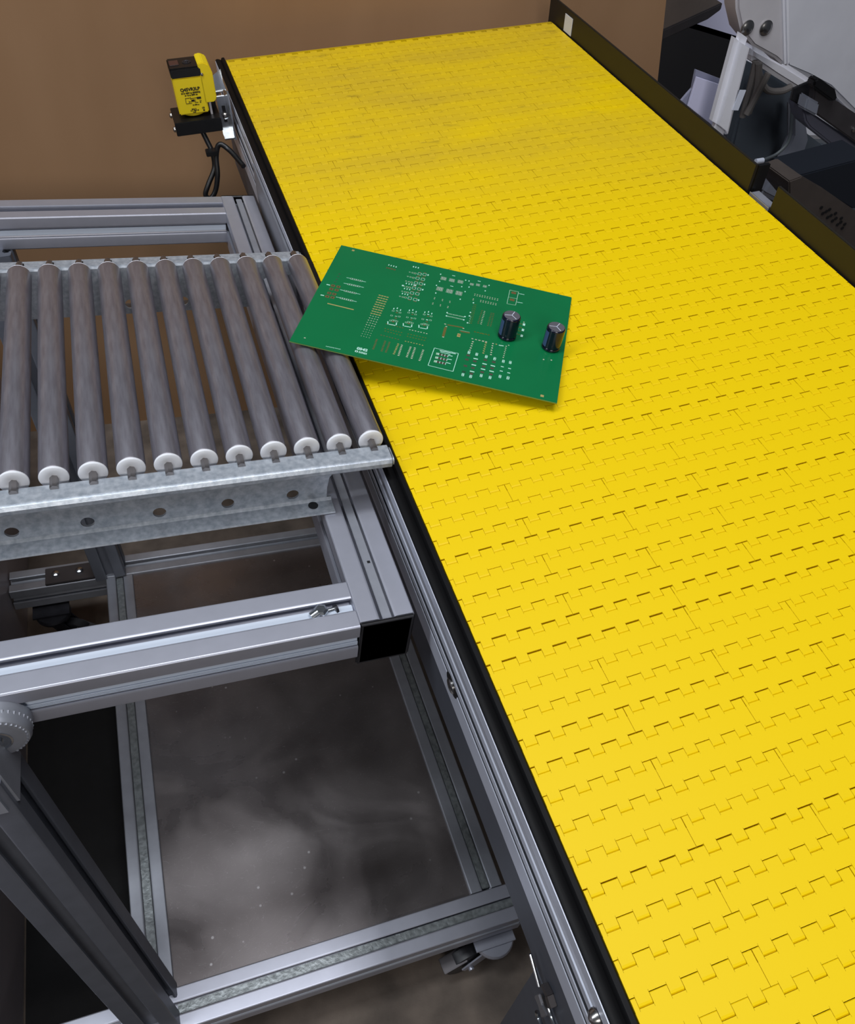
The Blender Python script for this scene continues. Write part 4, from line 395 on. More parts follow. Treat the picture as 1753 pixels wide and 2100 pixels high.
def join(name,ms,m,parent):
    bm=bmesh.new()
    for q in ms: bm.from_mesh(q)
    me=bpy.data.meshes.new(name); bm.to_mesh(me); bm.free(); me.materials.append(m); return link(name,me,parent)
T=[txt('Q45VR3LP',.30,-3.75,1.2,bold=.012),txt('24 to 250V ac (50/60Hz)',.135,-3.75,.97,bold=.008),txt('or 12 to 250V dc',.13,-3.75,.82,bold=.008),txt('3A 250V ac',.10,-3.55,.13,bold=.006),txt('\u0052U',.24,-3.75,-.22,bold=.02),txt('us',.12,-3.48,-.24,bold=.01),txt('c',.14,-3.98,-.24,bold=.01),txt('CE',.15,-3.08,-.15,bold=.008),txt('LISTED',.07,-3.75,-.38,bold=.006)]
mb=MB()
for x0,x1,z0,z1 in ((-4.2,-3.85,.62,.65),(-4.22,-4.19,.25,.65),(-4.2,-3.8,.25,.28),(-3.85,-3.82,.5,.68),(-3.82,-3.4,.58,.61),(-3.4,-3.1,.5,.64),(-3.82,-3.5,.45,.48),(-4.0,-3.5,.36,.39),(-4.0,-3.97,.3,.45),(-3.6,-3.35,.27,.30),(-3.25,-3.1,.36,.39),(-3.25,-3.15,.24,.3),(-3.12,-3.0,-.36,-.26),(-3.8,-3.6,.4,.5)): mb.box(x0,x1,59.98,59.99,z0,z1)
T.append(mb.mesh('diagram',M['ink']))
j=join('printed_marking',T,M['ink'],SN); j.location=(3.7*U,-60*U,.9*U); j['kind']='stuff'
mb=MB(); mb.lathe((-3.76,61,-.5),(0,0,-1),[(0,.85),(.18,.85),(.28,.6),(.3,0)]); sp('base_ring',mb,M['sensor_yellow'],smooth=True)
mb=MB(); mb.box(-5.35,-2.0,59.6,62.2,-.92,-.80); mb.box(-5.35,-2.0,59.55,59.68,-1.75,-.8); mb.box(-2.75,-2.0,61.9,62.05,-.9,1.0); br=sp('bracket',mb,M['black'],bevel=.04)
for z,x,y in ((-.9,-5.36,61.2),(-1.35,-5.36,59.9)):
    mb=MB(); mb.lathe((x,y,z),(-1,0,0),[(0,.2),(.1,.2),(.18,.1),(.18,0)]); sp('bracket_bolt',mb,M['screw'],smooth=True)
mb=MB(); mb.box(-2.6,-2.45,60.3,61.8,-1.2,1.1); sp('back_plate',mb,M['machine_met'],bevel=.03)
mb=MB(); mb.add([(-2.15,60.8,1.5),(-1.3,60.8,2.0),(-1.3,60.8,.6),(-1.9,60.8,.2)],[(0,1,2,3)]); mb.box(-2.0,-1.2,60.3,60.45,-2.3,.35); mb.box(-1.32,-1.2,59.0,61.6,-2.3,1.2); mb.box(-2.0,-1.2,59.4,60.45,-2.4,-2.3); sp('mounting_plate',mb,M['zinc'])
mb=MB(); mb.box(-1.75,-1.5,60.26,60.31,-1.5,-.3); sp('adjusting_slot',mb,M['black'],bevel=.02)
mb=MB(); mb.lathe((-1.6,60.28,-1.0),(0,-1,0),[(0,.22),(.15,.22),(.2,.12),(.2,0)]); sp('adjusting_screw',mb,M['screw'],smooth=True)
mb=MB(); mb.tube([(-3.6,60.8,-.9),(-3.5,60.4,-1.8),(-3.3,60.0,-2.5),(-3.1,59.6,-3.3),(-3.2,59.3,-4.3),(-3.9,58.8,-5.2),(-4.3,58.6,-5.9),(-4.0,58.5,-6.2),(-3.5,58.6,-5.7),(-3.1,58.8,-4.6),(-2.9,59.2,-3.4),(-2.5,59.3,-2.6),(-1.9,58.9,-2.9),(-1.3,57.6,-3.4),(-1.2,57.3,-3.5)],.19,n=12,sub=8); cb=sp('cable',mb,M['black'],smooth=True)
mb=MB(); mb.box(-3.6,-2.75,58.95,59.6,-3.25,-2.9); sp('cable_tie',mb,M['black'],bevel=.04)

# ---------------- aluminium cart with the table frame ----------------
CT=thing('extrusion_cart','silver aluminium extrusion cart frame carrying the roller conveyor, with a steel lower shelf','cart',-6,24,-36)
YB0,YB1=14.96,17.33; ZT=-.91; BW=2.37; BH=2.15
zc=ZT-BH/2
beam('frame_beam',(-2.82,15.18,zc),(-2.82,52.25,zc),(0,0,1),2.30,BH,M['alu'],CT)
beam('frame_beam',(-34,(YB0+YB1)/2,zc),(-3.97,(YB0+YB1)/2,zc),(0,0,1),BW,BH,M['alu'],CT)
beam('frame_beam',(-34,51.02,zc),(-3.97,51.02,zc),(0,0,1),2.5,BH,M['alu'],CT)
mb=MB(); mb.box(-34,-4.0,15.86,16.26,ZT-.30,ZT-.20); tpart('slot_cover',mb,M['cover'],CT,bevel=.02,label='bright pale strip lying in the slot')
mb=MB(); mb.sweep([(15.06,ZT-1.32),(15.16,ZT-.92),(15.22,ZT-.92),(15.22,ZT-1.36)],(-34,0,0),(-4.0,0,0),(0,1,0),(0,0,1))
for k in range(3): mb.box(-34,-4.0,15.03,15.08,ZT-1.12-.08*k,ZT-1.09-.08*k)
tpart('slot_cover',mb,M['cover'],CT,label='bright pale strip lying in the slot')
mb=MB(); mb.box(-2.98,-2.60,15.2,52.0,ZT-.22,ZT-.10); tpart('slot_cover',mb,M['alu_dark'],CT,bevel=.02)
mb=MB(); mb.box(-34,-4.0,50.7,51.0,ZT-.28,ZT-.18); tpart('slot_cover',mb,M['cover'],CT,bevel=.02)
mb=MB(); mb.box(-34,-4.0,49.88,49.98,ZT-1.25,ZT-.9); tpart('slot_cover',mb,M['cover'],CT,bevel=.02)
mb=MB(); mb.cyl((-2.75,18.2,ZT-.1),(-2.75,18.2,ZT-.09),.09,4); tpart('slot_hole',mb,M['black'],CT)
# end caps on the right beam
for y0,y1 in ((15.02,15.18),(52.25,52.4)):
    mb=MB(); mb.box(-3.98,-1.66,y0,y1,ZT-2.78,ZT+.01); mb.box(-3.9,-1.74,min(y0,y1)-.0,y1,ZT-2.7,ZT-.05); cp_=tpart('end_cap',mb,M['cap'],CT,bevel=.14,bseg=3,smooth=True,label='black plastic end cap')
mb=MB(); mb.sweep([(-3.93,ZT-2.70),(-1.71,ZT-2.70),(-1.71,ZT-2.10),(-3.93,ZT-2.10)],(0,15.17,0),(0,52.2,0),(1,0,0),(0,0,1)); tpart('beam_foot',mb,M['alu'],CT,bevel=.08)
# angle connector bolt in the front beam's slot
mb=MB(); mb.lathe((-5.30,16.12,ZT-.35),(0,0,1),[(0,.30),(.35,.30),(.42,.2),(.42,0)],n=6); mb.cyl((-5.7,15.95,ZT-.15),(-5.42,16.05,ZT-.05),.2); mb.cyl((-5.15,16.12,ZT-.2),(-4.6,16.2,ZT-.2),.1); tpart('slot_fastener',mb,M['zinc'],CT,smooth=True)
mb=MB(); mb.cyl((-4.72,16.15,ZT-.2),(-4.62,16.18,ZT-.2),.2); tpart('washer',mb,M['dark_steel'],CT,smooth=True)
# lower frame
ZS=-29.0; zs=ZS-BW/2
beam('shelf_rail',(-23.3,10.75,zs),(7.62,10.75,zs),(0,0,1),2.25,2.3,M['alu'],CT)
beam('shelf_rail',(-23.3,44.75,zs),(7.3,44.75,zs),(0,0,1),2.2,2.3,M['alu_dark'],CT)
beam('shelf_rail',(-15.0,11.9,zs),(-15.0,43.6,zs),(0,0,1),2.1,2.3,M['alu_dark'],CT)
beam('shelf_rail',(5.80,11.9,zs),(5.80,43.6,zs),(0,0,1),2.25,2.3,M['alu_dark'],CT)
mb=MB(); mb.box(-13.9,7.55,10.48,10.98,ZS-.24,ZS-.12); tpart('slot_cover',mb,M['strip'],CT,bevel=.04,label='crinkled grey strip in the slot')
mb=MB(); mb.box(5.55,6.05,12,43.5,ZS-.24,ZS-.12); tpart('slot_cover',mb,M['strip'],CT,bevel=.04)
mb=MB(); mb.box(-15.25,-14.75,12.2,43.5,ZS-.24,ZS-.12); tpart('slot_cover',mb,M['strip'],CT,bevel=.04)
mb=MB(); mb.box(-23,7.5,9.66,9.74,ZS-1.42,ZS-1.05); tpart('slot_cover',mb,M['cover'],CT,bevel=.02)
mb=MB(); mb.box(-14.2,4.9,11.6,44.0,ZS-.35,ZS-.22); tpart('shelf_sheet',mb,M['shelf'],CT,bevel=.02,label='worn scratched steel shelf sheet')
beam('leg',(-18.25,13.8,-3.0),(-15.0,11.0,-29.3),(0,1,0),2.37,2.37,M['leg'],CT)
beam('leg',(-18.6,49.5,-3.0),(-15.6,44.6,-29.2),(0,1,0),2.37,2.37,M['leg'],CT)
# round angle joint on the front beam
e=CT; mb=MB(); JC=(-17.25,14.96,-2.35)
mb.lathe(JC,(0,-1,0),[(0,1.22),(.62,1.22),(.78,1.14),(.84,1.0),(.82,.9),(.86,.78),(.86,0)],n=48)
jt=tpart('angle_joint',mb,M['alu_dark'],CT,smooth=True,angle=40,label='round ribbed angle joint of cast grey metal')
mb=MB(); mb.lathe((JC[0],JC[1]-.86,JC[2]),(0,-1,0),[(0,.62),(.03,.62),(.05,.56),(.02,.52),(.02,.3),(.1,.3),(.1,0)],n=32); tpart('joint_pin',mb,M['zinc'],CT,smooth=True)
mb=MB()
for i in range(14):
    t=math.radians(-58+i*9.5); cx=JC[0]+1.13*math.cos(t); cz=JC[2]+1.13*math.sin(t)
    mb.cyl((cx+.08*math.cos(t),JC[1]-.35,cz+.08*math.sin(t)),(cx-.08*math.cos(t),JC[1]-.84,cz-.08*math.sin(t)),.05,8)
tpart('joint_rib',mb,M['alu_dark'],CT,smooth=True)
mb=MB(); mb.sweep([(-1.3,-1.3),(1.3,-1.3),(1.3,1.3),(-1.3,1.3)],(-18.42,13.9,-1.9),(-18.05,13.63,-4.6),(1,0,0),(0,1,0)); tpart('joint_bracket',mb,M['alu_dark'],CT,bevel=.35,bseg=4,smooth=True)
def caster(x,y,rot,dark=False):
    m=M['alu'] if not dark else M['dark_steel']
    e=CT; mb=MB(); mb.box(x-1.5,x+1.3,y-.7,y+1.2,-31.75,-31.55); mb.lathe((x,y,-31.75),(0,0,-1),[(0,1.3),(.2,1.4),(.5,1.35),(.7,.9),(.8,0)]); pl=tpart('caster',mb,m,CT,smooth=True,bevel=.02)
    c,s=math.cos(rot),math.sin(rot)
    def Pt(u,v,z): return (x+u*c-v*s,y+u*s+v*c,z)
    mb=MB()
    for v in (-.62,.62):
        P=[(-.9,-32.2),(.9,-32.2),(2.3,-34.0),(2.0,-34.6),(1.2,-34.5)]; n=len(P); mb.add([Pt(u,v-.05,z) for u,z in P]+[Pt(u,v+.05,z) for u,z in P],[tuple(range(n)),tuple(range(n,2*n))[::-1]]+[(i,(i+1)%n,n+(i+1)%n,n+i) for i in range(n)])
    mb.cyl(Pt(1.6,-.85,-34.3),Pt(1.6,.85,-34.3),.2); q=part('caster_fork',mb,m,pl,smooth=True,angle=30)
    mb=MB(); A=Pt(1.6,-.45,-34.3);B=Pt(1.6,.45,-34.3); mb.lathe(A,Vector(B)-Vector(A),[(0,1.35),(.1,1.6),(.8,1.6),(.9,1.35)],n=32); part('caster_wheel',mb,M['cap'],pl,smooth=True)
    mb=MB(); mb.add([Pt(u,v,z) for u,v,z in ((2.0,-.5,-32.9),(2.0,.5,-32.9),(3.6,.5,-33.5),(3.6,-.5,-33.5),(2.0,-.5,-33.05),(2.0,.5,-33.05),(3.6,.5,-33.65),(3.6,-.5,-33.65))],[(0,1,2,3),(4,5,6,7),(0,1,5,4),(1,2,6,5),(2,3,7,6),(3,0,4,7)]); part('brake_pedal',mb,M['gunmetal'],pl,bevel=.03)
caster(6.0,9.75,math.pi+.12)
caster(-20.6,43.3,-.45,True)
mb=MB(); mb.box(-20.6,-16.8,43.7,45.4,ZS,ZS+.22); tpart('corner_plate',mb,M['gunmetal'],CT,bevel=.04)
for bx in (-19.8,-18.0):
    mb=MB(); mb.lathe((bx,44.6,ZS+.22),(0,0,1),[(0,.28),(.18,.28),(.25,.15),(.25,0)]); tpart('plate_bolt',mb,M['zinc'],CT,smooth=True)

# ---------------- gravity roller conveyor ----------------
RC=thing('roller_conveyor','short galvanised gravity roller conveyor with bare steel rollers on top of the cart frame','roller conveyor',-11,30,ZT)
FX=-34; ZA=2.05; RP=1.405; RX=-1.74
def channel(yw,s,xr,name):
    """C channel, web at yw, flanges toward s*Y; holes cut as dark-rimmed real openings"""
    z1=2.02; z0=ZT+.02
    mb=MB(); t=.10
    # top flange with rolled lip, swept
    sec=[(0,z1-.75),(0,z1-.12),(s*.06,z1-.03),(s*.16,z1),(s*.82,z1-.02),(s*.96,z1-.08),(s*1.05,z1-.22),(s*1.05,z1-.40),(s*.97,z1-.50),(s*.90,z1-.42),(s*.93,z1-.22),(s*.8,z1-.12),(s*.2,z1-.12),(s*.11,z1-.2),(s*t,z1-.75)]
    mb.sweep(sec,(FX,yw,0),(xr,yw,0),(0,1,0),(0,0,1))
    sec=[(0,z0+.10),(0,z0+.03),(s*.05,z0),(s*.95,z0),(s*.98,z0+.03),(s*.95,z0+t),(s*.22,z0+t),(s*t,z0+.2),(0,z0+.2)]
    mb.sweep(sec,(FX,yw,0),(xr-2.35,yw,0),(0,1,0),(0,0,1))
    # web as cells with round holes
    hz=-.26; hr=.27; xs=[]; x=-5.2
    while x>FX+1: xs.append(x); x-=2.79
    ze=z1-.75; zb=z0+.2
    def cell(x0,x1,hx):
        n=16; ring=[(hx+hr*math.cos(2*math.pi*i/n),hz+hr*math.sin(2*math.pi*i/n)) for i in range(n)]
        outer=[]
        for i in range(n):
            a=2*math.pi*i/n; c,s2=math.cos(a),math.sin(a)
            k=min((x1-hx)/c if c>1e-6 else 1e9,(x0-hx)/c if c<-1e-6 else 1e9,(ze-hz)/s2 if s2>1e-6 else 1e9,(zb-hz)/s2 if s2<-1e-6 else 1e9); outer.append((hx+k*c,hz+k*s2))
        cor=[(x1,ze),(x0,ze),(x0,zb),(x1,zb)]
        for side in (0,t*s):
            vs=[(p,yw+side,q) for p,q in ring]+[(p,yw+side,q) for p,q in outer]; mb.add(vs,[(i,(i+1)%n,n+(i+1)%n,n+i) for i in range(n)])
            for cx,cz in cor:
                best=min(range(n),key=lambda i: min(abs(math.atan2(cz-hz,cx-hx)-(2*math.pi*(i+.5)/n-(0 if 2*math.pi*(i+.5)/n<math.pi else 2*math.pi))),9))
                p=outer[best];q=outer[(best+1)%n]; mb.add([(p[0],yw+side,p[1]),(cx,yw+side,cz),(q[0],yw+side,q[1])],[(0,1,2)])
        vs=[(p,yw,q) for p,q in ring]+[(p,yw+t*s,q) for p,q in ring]; mb.add(vs,[(i,(i+1)%n,n+(i+1)%n,n+i) for i in range(n)])
    xe=xr-2.55
    edges=[xe]+[(xs[i]+xs[i+1])/2 for i in range(len(xs)-1)]+[FX]
    for i,hx in enumerate(xs): cell(edges[i+1],edges[i],hx)
    # notched end: web rises to the top flange only
    sec=[(xe,ze),(xe,-.1),(xe+.08,.5),(xe+.3,.8),(xe+.7,.98),(xr-.35,1.05),(xr-.2,1.18),(xr-.2,ze)]; n=len(sec)
    mb.add([(a,yw,b) for a,b in sec]+[(a,yw+t*s,b) for a,b in sec],[tuple(range(n)),tuple(range(n,2*n))[::-1]]+[(i,(i+1)%n,n+(i+1)%n,n+i) for i in range(n)])
    return tpart(name,mb,M['galv'],RC,smooth=True,angle=30)
ch1=channel(22.12,-1,-1.12,'side_channel')
ch2=channel(38.12,1,-1.40,'side_channel')
for tp,yw_,s_,xr_ in ((ch1,22.12,-1,-1.12),(ch2,38.12,1,-1.40)):
    mb=MB(); mb.sweep([(s_*.02,1.35),(s_*.02,1.92),(s_*.16,2.01),(s_*.82,2.0),(s_*.96,1.94),(s_*1.04,1.8),(s_*1.04,1.6),(s_*.96,1.52)],(xr_-.05,yw_,0),(xr_+.12,yw_,0),(0,1,0),(0,0,1)); o=part('channel_tip',mb,M['galv'],tp,bevel=.1,bseg=3,smooth=True)
mb=MB(); mb.lathe((-4.35,21.7,ZT+.125),(0,0,1),[(0,.22),(.01,.22),(.01,0)]); tpart('bolt_hole',mb,M['black'],RC)
# rollers: one built, the rest copied
def roller():
    mb=MB(); mb.lathe((0,22.42,0),(0,1,0),[(0,.50),(.03,.545),(.10,.56),(15.08,.56),(15.13,.545),(15.16,.5)],n=40); tube_=link('roller',mb.mesh('roller',M['roller'],True,angle=40))
    mb=MB(); mb.lathe((0,22.44,0),(0,-1,0),[(0,.54),(.06,.555),(.10,.54),(.12,.50),(.125,.25),(.10,.2),(.10,.1)],n=36); c1=link('end_bearing',mb.mesh('end_bearing',M['white_plastic'],True),tube_)
    mb=MB(); mb.lathe((0,37.56,0),(0,1,0),[(0,.515),(.05,.53),(.09,.515),(.10,.2)],n=36); c2=link('end_bearing',mb.mesh('end_bearing',M['machine'],True),tube_)
    for ya,yb in ((21.75,22.5),(37.6,38.7)):
        mb=MB(); mb.cyl((0,ya,0),(0,yb,0),.165,6); link('axle',mb.mesh('axle',M['shaft'],False),tube_)
    return tube_
r0_=roller(); r0_.parent=RC
for i in range(23):
    x=RX-i*RP
    if i==0: o=r0_
    else:
        o=r0_.copy(); COL.objects.link(o)
        for ch in r0_.children:
            c=ch.copy(); COL.objects.link(c); c.parent=o
    off=e_off[RC.name]; o.location=(x*U+off[0],off[1],ZA*U+off[2])
# dark notches in the channels' top edges where the axles drop in
for i in range(23):
    x=RX-i*RP
    mb=MB(); mb.box(x-.19,x+.19,38.22,38.72,ZA-.20,ZA-.01); 
    tpart('axle_notch',mb,M['black'],RC)

# ---------------- circuit board ----------------
PM=Matrix(((0.8710156,0.4909065,-0.0185128,3.95493*U),(-0.4911708,0.8695476,-0.0513628,29.92262*U),(-0.0091166,0.0538308,0.9985085,(3.0018+H0)*U),(0,0,0,1)))
PB=empty('circuit_board','green bare circuit board with two black capacitors lying across the rollers and the yellow belt','circuit board',PM)
PW,PH=12.94,9.14
mb=MB(); mb.box(-PW/2,PW/2,-PH/2,PH/2,-.085,0); part('board',mb,M['pcb'],PB,bevel=.012)
mb=MB(); mb.box(-PW/2-.004,PW/2+.004,-PH/2-.004,PH/2+.004,-.07,-.02); part('board_core',mb,M['pcb_edge'],PB)
PCOL={'g':(120,120,50),'b':(128,102,66),'b2':(120,110,60),'w':(176,222,206),'k':(12,70,44),'d':(40,84,56),'s':(150,186,160),'t':(196,176,112),'p':(214,214,190),'m':(92,84,74)}
HGT={'s':.002,'m':.004,'k':.006}
for k,L in PADS.items():
    mb=MB(); z=HGT.get(k,.003 if k!='w' else .005)
    for q in L:
        x,y,w_,h_=q[:4]; a=q[4] if len(q)>4 else 0; c,s=math.cos(a),math.sin(a)
        mb.add([(x+u*c-v*s,y+u*s+v*c,z) for u,v in ((-w_/2,-h_/2),(w_/2,-h_/2),(w_/2,h_/2),(-w_/2,h_/2))],[(0,1,2,3)])
    metal=k in('g','b','b2','t','p','m')
    o=part('solder_pads' if metal else 'silkscreen_print',mb,mat('pad_'+k,PCOL[k],.35 if metal else .6,.3 if metal else 0),PB); o['kind']='stuff'
cu=bpy.data.curves.new('t','FONT'); cu.body='0542'; cu.size=.26*U; cu.align_x='CENTER'; cu.align_y='CENTER'; cu.offset=.012*U
o=bpy.data.objects.new('t',cu); COL.objects.link(o); bpy.context.view_layer.update()
me=bpy.data.meshes.new_from_object(o.evaluated_get(bpy.context.evaluated_depsgraph_get())); bpy.data.objects.remove(o)
me.transform(Matrix.Translation((-3.07*U,-3.97*U,.006*U))); me.materials.clear(); me.materials.append(bpy.data.materials['pad_w'])
link('date_code',me,PB)
def capacitor(x,y,a):
    mb=MB(); r=.47; hh=1.22
    mb.lathe((x,y,.02),(0,0,1),[(0,.40),(.05,r),(.12,r),(.16,r-.04),(.20,r),(hh-.06,r),(hh,r-.03),(hh+.02,r-.06)],n=40); c=part('capacitor',mb,M['cap_sleeve'],PB,smooth=True,angle=50)
    mb=MB(); mb.lathe((x,y,hh),(0,0,1),[(0,r-.07),(.05,r-.07),(.05,0)],n=36); part('can_top',mb,M['cap_top'],c,smooth=True)
    mb=MB()
    for k in range(3):
        t=a+k*2*math.pi/3; mb.box(0,0,0,0,0,0) if False else None
        dx,dy=math.cos(t),math.sin(t); px,py=-dy*.014,dx*.014
        mb.add([(x+px,y+py,hh+.058),(x-px,y-py,hh+.058),(x-px+dx*.36,y-py+dy*.36,hh+.058),(x+px+dx*.36,y+py+dy*.36,hh+.058)],[(0,1,2,3)])
    part('vent_score',mb,M['label'],c)
    mb=MB(); n=6
    for i in range(n):
        t0=math.radians(196+i*6);t1=math.radians(196+(i+1)*6); R_=r+.004
        mb.add([(x+R_*math.cos(t0),y+R_*math.sin(t0),.25),(x+R_*math.cos(t1),y+R_*math.sin(t1),.25),(x+R_*math.cos(t1),y+R_*math.sin(t1),1.1),(x+R_*math.cos(t0),y+R_*math.sin(t0),1.1)],[(0,1,2,3)])
    part('polarity_stripe',mb,mat('stripe_blue',(70,84,130),.3),c)
capacitor(3.50,-.32,1.3); capacitor(5.76,-.42,1.2)

# ---------------- cardboard sheet ----------------
CY=72.0
mb=MB(); P=[(-60,-36),(53.5,-36),(43.0,-1.5),(40.55,8.0),(36.5,24),(-60,24)]
mb.slab(P,0,.28); o=part('cardboard_sheet',mb,[M['card']]); o.location=(0,CY*U,H0*U); tag(o,'large brown cardboard sheet standing behind the far end of the belt','cardboard')
# ---------------- steel cabinet on the left ----------------
mb=MB(); mb.box(-26,0,-40,44,.05,17); o=part('steel_cabinet',mb,M['cabinet'],None,bevel=.15); o.location=(-23.4*U,22*U,0); tag(o,'low grey steel cabinet at the left, under the end of the rollers','cabinet')
# ---------------- machine and clutter beyond the right guard ----------------
POLY={
'panel':(86,[(64.12,7.24),(78.28,8.04),(89.51,-8.23),(85.22,-6.67),(78.77,-3.54),(74.38,-2.25),(70.51,-1.34),(67.11,2.87)]),
'arc':(66,[(47.19,6.37),(51.94,4.94),(56.16,3.48),(55.99,2.11),(51.32,3.7),(47.7,5.06)]),
'bracket':(62,[(40.05,11.54),(44.75,11.81),(48.51,6.17),(48.22,5.8),(46.87,6.44),(43.98,7.32),(42.18,8.39),(40.87,9.99)]),
'fold':(61.9,[(44.51,11.82),(45.21,11.86),(48.51,6.04),(48.05,5.87)]),
'post':(60,[(40.41,8.85),(42.3,8.12),(43.7,-0.16),(41.37,0.96)]),
'tray':(76,[(42.04,8.01),(47.09,8.29),(50.06,7.26),(44.35,4.54),(43.54,4.23)]),
'lip':(75.8,[(43.33,4.46),(49.87,7.39),(49.97,6.78),(48.78,5.85),(43.68,3.58)]),
'white':(81,[(50.15,7.22),(56.01,7.55),(58.59,2.44),(57.39,2.54),(52.88,3.28),(49.78,3.77),(52.49,5.53)]),
'carton':(64,[(40.34,4.67),(44.28,3.75),(45.57,-0.82),(39.77,1.77),(40.32,2.64),(40.62,3.06)]),
'cartonfront':(63.6,[(40.4,4.19),(43.81,3.49),(44.45,-0.22),(40.54,1.67)]),
'body':(70,[(52.85,-4.53),(51.24,3.65),(54.87,2.62),(59.83,0.89),(61.02,-2.51),(72.06,-7.31),(76.11,-9.12),(79.64,-14.23),(62.84,-11.91),(55.89,-6.66)]),
'arm':(67,[(55.35,1.32),(58.39,-0.3),(60.33,-2.78),(61.03,-6.49),(60.18,-9.83),(56.8,-8.64),(57.42,-4.86),(57.41,-2.29)]),
'bar':(55,[(45.43,4.86),(56.11,0.83),(57.9,-1.76),(54.52,-0.07),(47.27,3.11),(46.55,3.59)]),
'clamp':(54,[(44.93,6.74),(50.48,4.75),(53.18,3.8),(55.07,1.07),(51.11,2.69),(45.72,4.83)]),
'handle':(53.5,[(44.44,7.56),(46.7,6.72),(47.49,5.9),(46.86,5.81),(44.29,6.81),(44.08,7.33)]),
'sleeve':(55.5,[(44.24,6.06),(45.72,6.7),(46.25,6.18),(46.49,4.54),(44.46,5.13)]),
'block':(53.8,[(44.43,6.04),(46.02,5.53),(46.37,4.44),(44.7,4.96)]),
'boxtop':(40,[(33.29,5.42),(38.9,6.73),(41.47,2.99),(39.78,2.96)]),
'boxfront':(40,[(32.5,5.19),(33.44,5.52),(35.91,4.6),(39.78,2.96),(42.22,1.92),(47.07,-5.11),(38.97,0.4),(33.05,4.23)]),
}
def slabobj(name,key,th,m,label=None,cat=None,parent=None,bevel=.06,dy=0,smooth=True,lab=None):
    Y,P=POLY[key]; cx=sum(p[0] for p in P)/len(P); zb=min(p[1] for p in P)
    mb=MB(); mb.slab([(x-cx,z-zb) for x,z in P],0,th)
    o=part(name,mb,m,None,bevel=bevel,smooth=smooth,label=lab)
    o.location=(cx*U,(Y+dy)*U,(zb+H0)*U)
    if parent: o.parent=parent; o.matrix_parent_inverse=parent.matrix_world.inverted()
    else: tag(o,label,cat)
    return o
MC=empty('machine','pale grey machine with cast arm, cables and mounting bar behind the right guard','machine',base(58,78,-36))
bpy.context.view_layer.update()
slabobj('cover_panel','panel',2,M['machine'],parent=MC,bevel=.5,lab='large light grey cover panel')
def fixbox(name,x0,x1,y0,y1,z0,z1,m,par,bevel=.1):
    mb=MB(); mb.box(0,x1-x0,0,y1-y0,0,z1-z0); o=part(name,mb,m,None,bevel=bevel,smooth=True); o.location=(x0*U,y0*U,(z0+H0)*U); o.parent=par; o.matrix_parent_inverse=par.matrix_world.inverted(); return o
fixbox('machine_base',56,84,72,88,-36,-11,M['machine_blue'],MC,.6)
fixbox('cover_shell',66,96,88,92,-11,9,M['machine'],MC,.8)
slabobj('curved_beam','arc',3,M['machine'],parent=MC,bevel=.4)
slabobj('lower_body','body',1.5,M['machine_blue'],parent=MC,bevel=.3,lab='blue grey lower body')
slabobj('support_arm','arm',1.2,M['machine_arm'],parent=MC,bevel=.5)
bk=slabobj('arm_bracket','bracket',2.2,M['machine_met'],parent=MC,bevel=.25,lab='bent grey metal bracket with two domed screws')
slabobj('bracket_lip','fold',2.4,M['machine'],parent=MC,bevel=.2,dy=-.3)
for x,z in ((42.55,8.72),(44.5,8.8)):
    mb=MB(); mb.lathe((0,0,0),(0,-1,0),[(0,.62),(.06,.62),(.1,.5),(.14,.46),(.2,.3),(.23,.12),(.23,0)],n=28); o=part('domed_screw',mb,M['screw'],None,smooth=True); o.location=(x*U,61.95*U,(z+H0)*U); o.parent=MC; o.matrix_parent_inverse=MC.matrix_world.inverted()
slabobj('mounting_bar','bar',2.2,M['bar'],parent=MC,bevel=.15)
slabobj('clamp_plate','clamp',.8,M['gunmetal'],parent=MC,bevel=.1)
slabobj('clamp_handle','handle',1.0,M['black'],parent=MC,bevel=.15,lab='black clamp handle')
slabobj('rubber_sleeve','sleeve',.3,M['cap'],parent=MC,bevel=.05)
slabobj('grey_block','block',1.2,M['machine_arm'],parent=MC,bevel=.15)
for x,z in ((51.2,3.4),(52.2,3.1),(53.4,2.9)):
    mb=MB(); mb.lathe((0,0,0),(0,-1,0),[(0,.22),(.15,.22),(.2,.1),(.2,0)],n=12); o=part('clamp_bolt',mb,M['screw'],None,smooth=True); o.location=(x*U,54*U,(z+H0)*U); o.parent=MC; o.matrix_parent_inverse=MC.matrix_world.inverted()
PT=slabobj('round_post','post',1.6,M['machine'],'pale grey rounded post standing between the white carton and the cable bundle','post',bevel=.55)
fixpost=None
mb=MB(); mb.box(42.55,43.2,59.9,59.97,2.7,4.4); o=part('post_label',mb,M['label'],None); o.location=(0,0,H0*U); bpy.context.view_layer.update(); o.parent=PT; o.matrix_parent_inverse=PT.matrix_world.inverted()
fixbox('post_foot',41.6,43.5,60.1,61.5,-36,.6,M['machine'],PT,.5)
TR=slabobj('steel_tray','tray',.3,M['tray'],'brown grey steel tray with rolled lip at the upper right behind the cardboard','tray',bevel=.05)
bpy.context.view_layer.update()
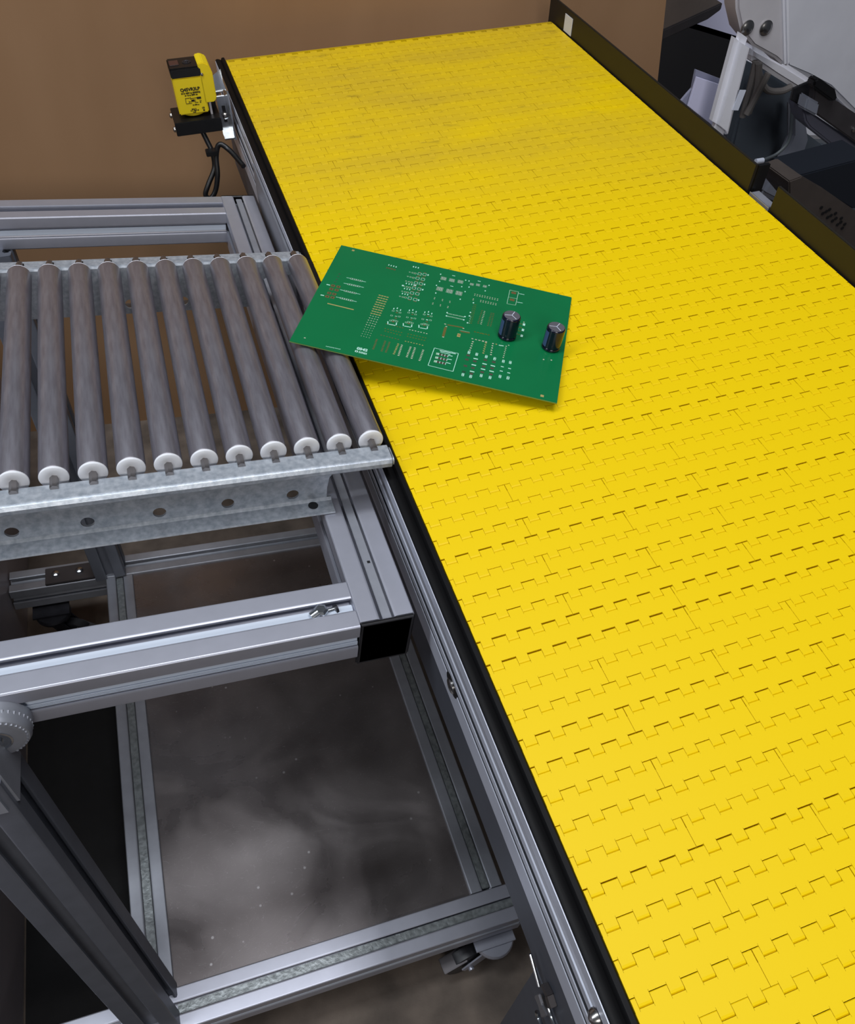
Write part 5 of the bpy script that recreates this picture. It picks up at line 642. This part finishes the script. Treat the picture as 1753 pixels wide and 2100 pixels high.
slabobj('tray_lip','lip',.5,M['gunmetal'],parent=TR,bevel=.1)
slabobj('white_casting','white',1.2,M['paper'],'smooth white curved shell beneath the steel tray','shell',bevel=.8)
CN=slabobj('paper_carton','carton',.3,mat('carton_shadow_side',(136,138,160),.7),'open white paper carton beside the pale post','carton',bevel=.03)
bpy.context.view_layer.update()
fixbox('carton_body',40.0,45.0,64.3,68,-36,-1.2,M['paper'],CN)
slabobj('front_flap','cartonfront',.25,M['paper'],parent=CN,bevel=.03,lab='bright white front flap')
E_B=slabobj('control_enclosure','boxfront',3,M['box_dark'],'dark metal enclosure with round vent holes behind the near guard','enclosure',bevel=.08)
bpy.context.view_layer.update()
slabobj('enclosure_lid','boxtop',3,M['box_top'],parent=E_B,dy=.3,bevel=.08)
fixbox('enclosure_stand',39.5,46.5,40.2,42.8,-36,-1.5,M['box_dark'],E_B)
for d in DOTS:
    mb=MB(); mb.cyl((0,0,0),(0,-.03,0),.13,12); o=part('vent_hole',mb,M['black'],None); o.location=(d[0]*U,39.97*U,(d[2]+H0)*U); o.parent=E_B; o.matrix_parent_inverse=E_B.matrix_world.inverted()
LB=['leftmost grey cable hanging beside the pale post','second grey cable from the post','grey cable looping to the right under the curved beam','short grey cable behind the others in the bundle']
for L,lb in zip(CABLES,LB):
    mb=MB(); x0,y0,z0=L[-1]; mb.tube([(x-x0,y-y0,z-z0) for x,y,z in L],.32,n=10); o=part('hanging_cable',mb,M['cable'],None,smooth=True); o.location=(x0*U,y0*U,(z0+H0)*U); tag(o,lb,'cable','grey cables beside the post')
x0,y0,z0=THIN[-1]; mb=MB(); mb.tube([(x-x0,y-y0,z-z0+.5) for x,y,z in THIN],.16,n=10); TC=part('thin_cable',mb,mat('thin_cable_grey',(70,76,80),.5),None,smooth=True); TC.location=(x0*U,y0*U,(z0+H0)*U); tag(TC,'thin dark grey cable curving down to a white tip near the guard end','cable')
mb=MB(); mb.cyl((-.45,0,.45),(.35,0,.56),.26,12); o=part('cable_tip',mb,M['label'],TC,smooth=True,label='white cable tip')
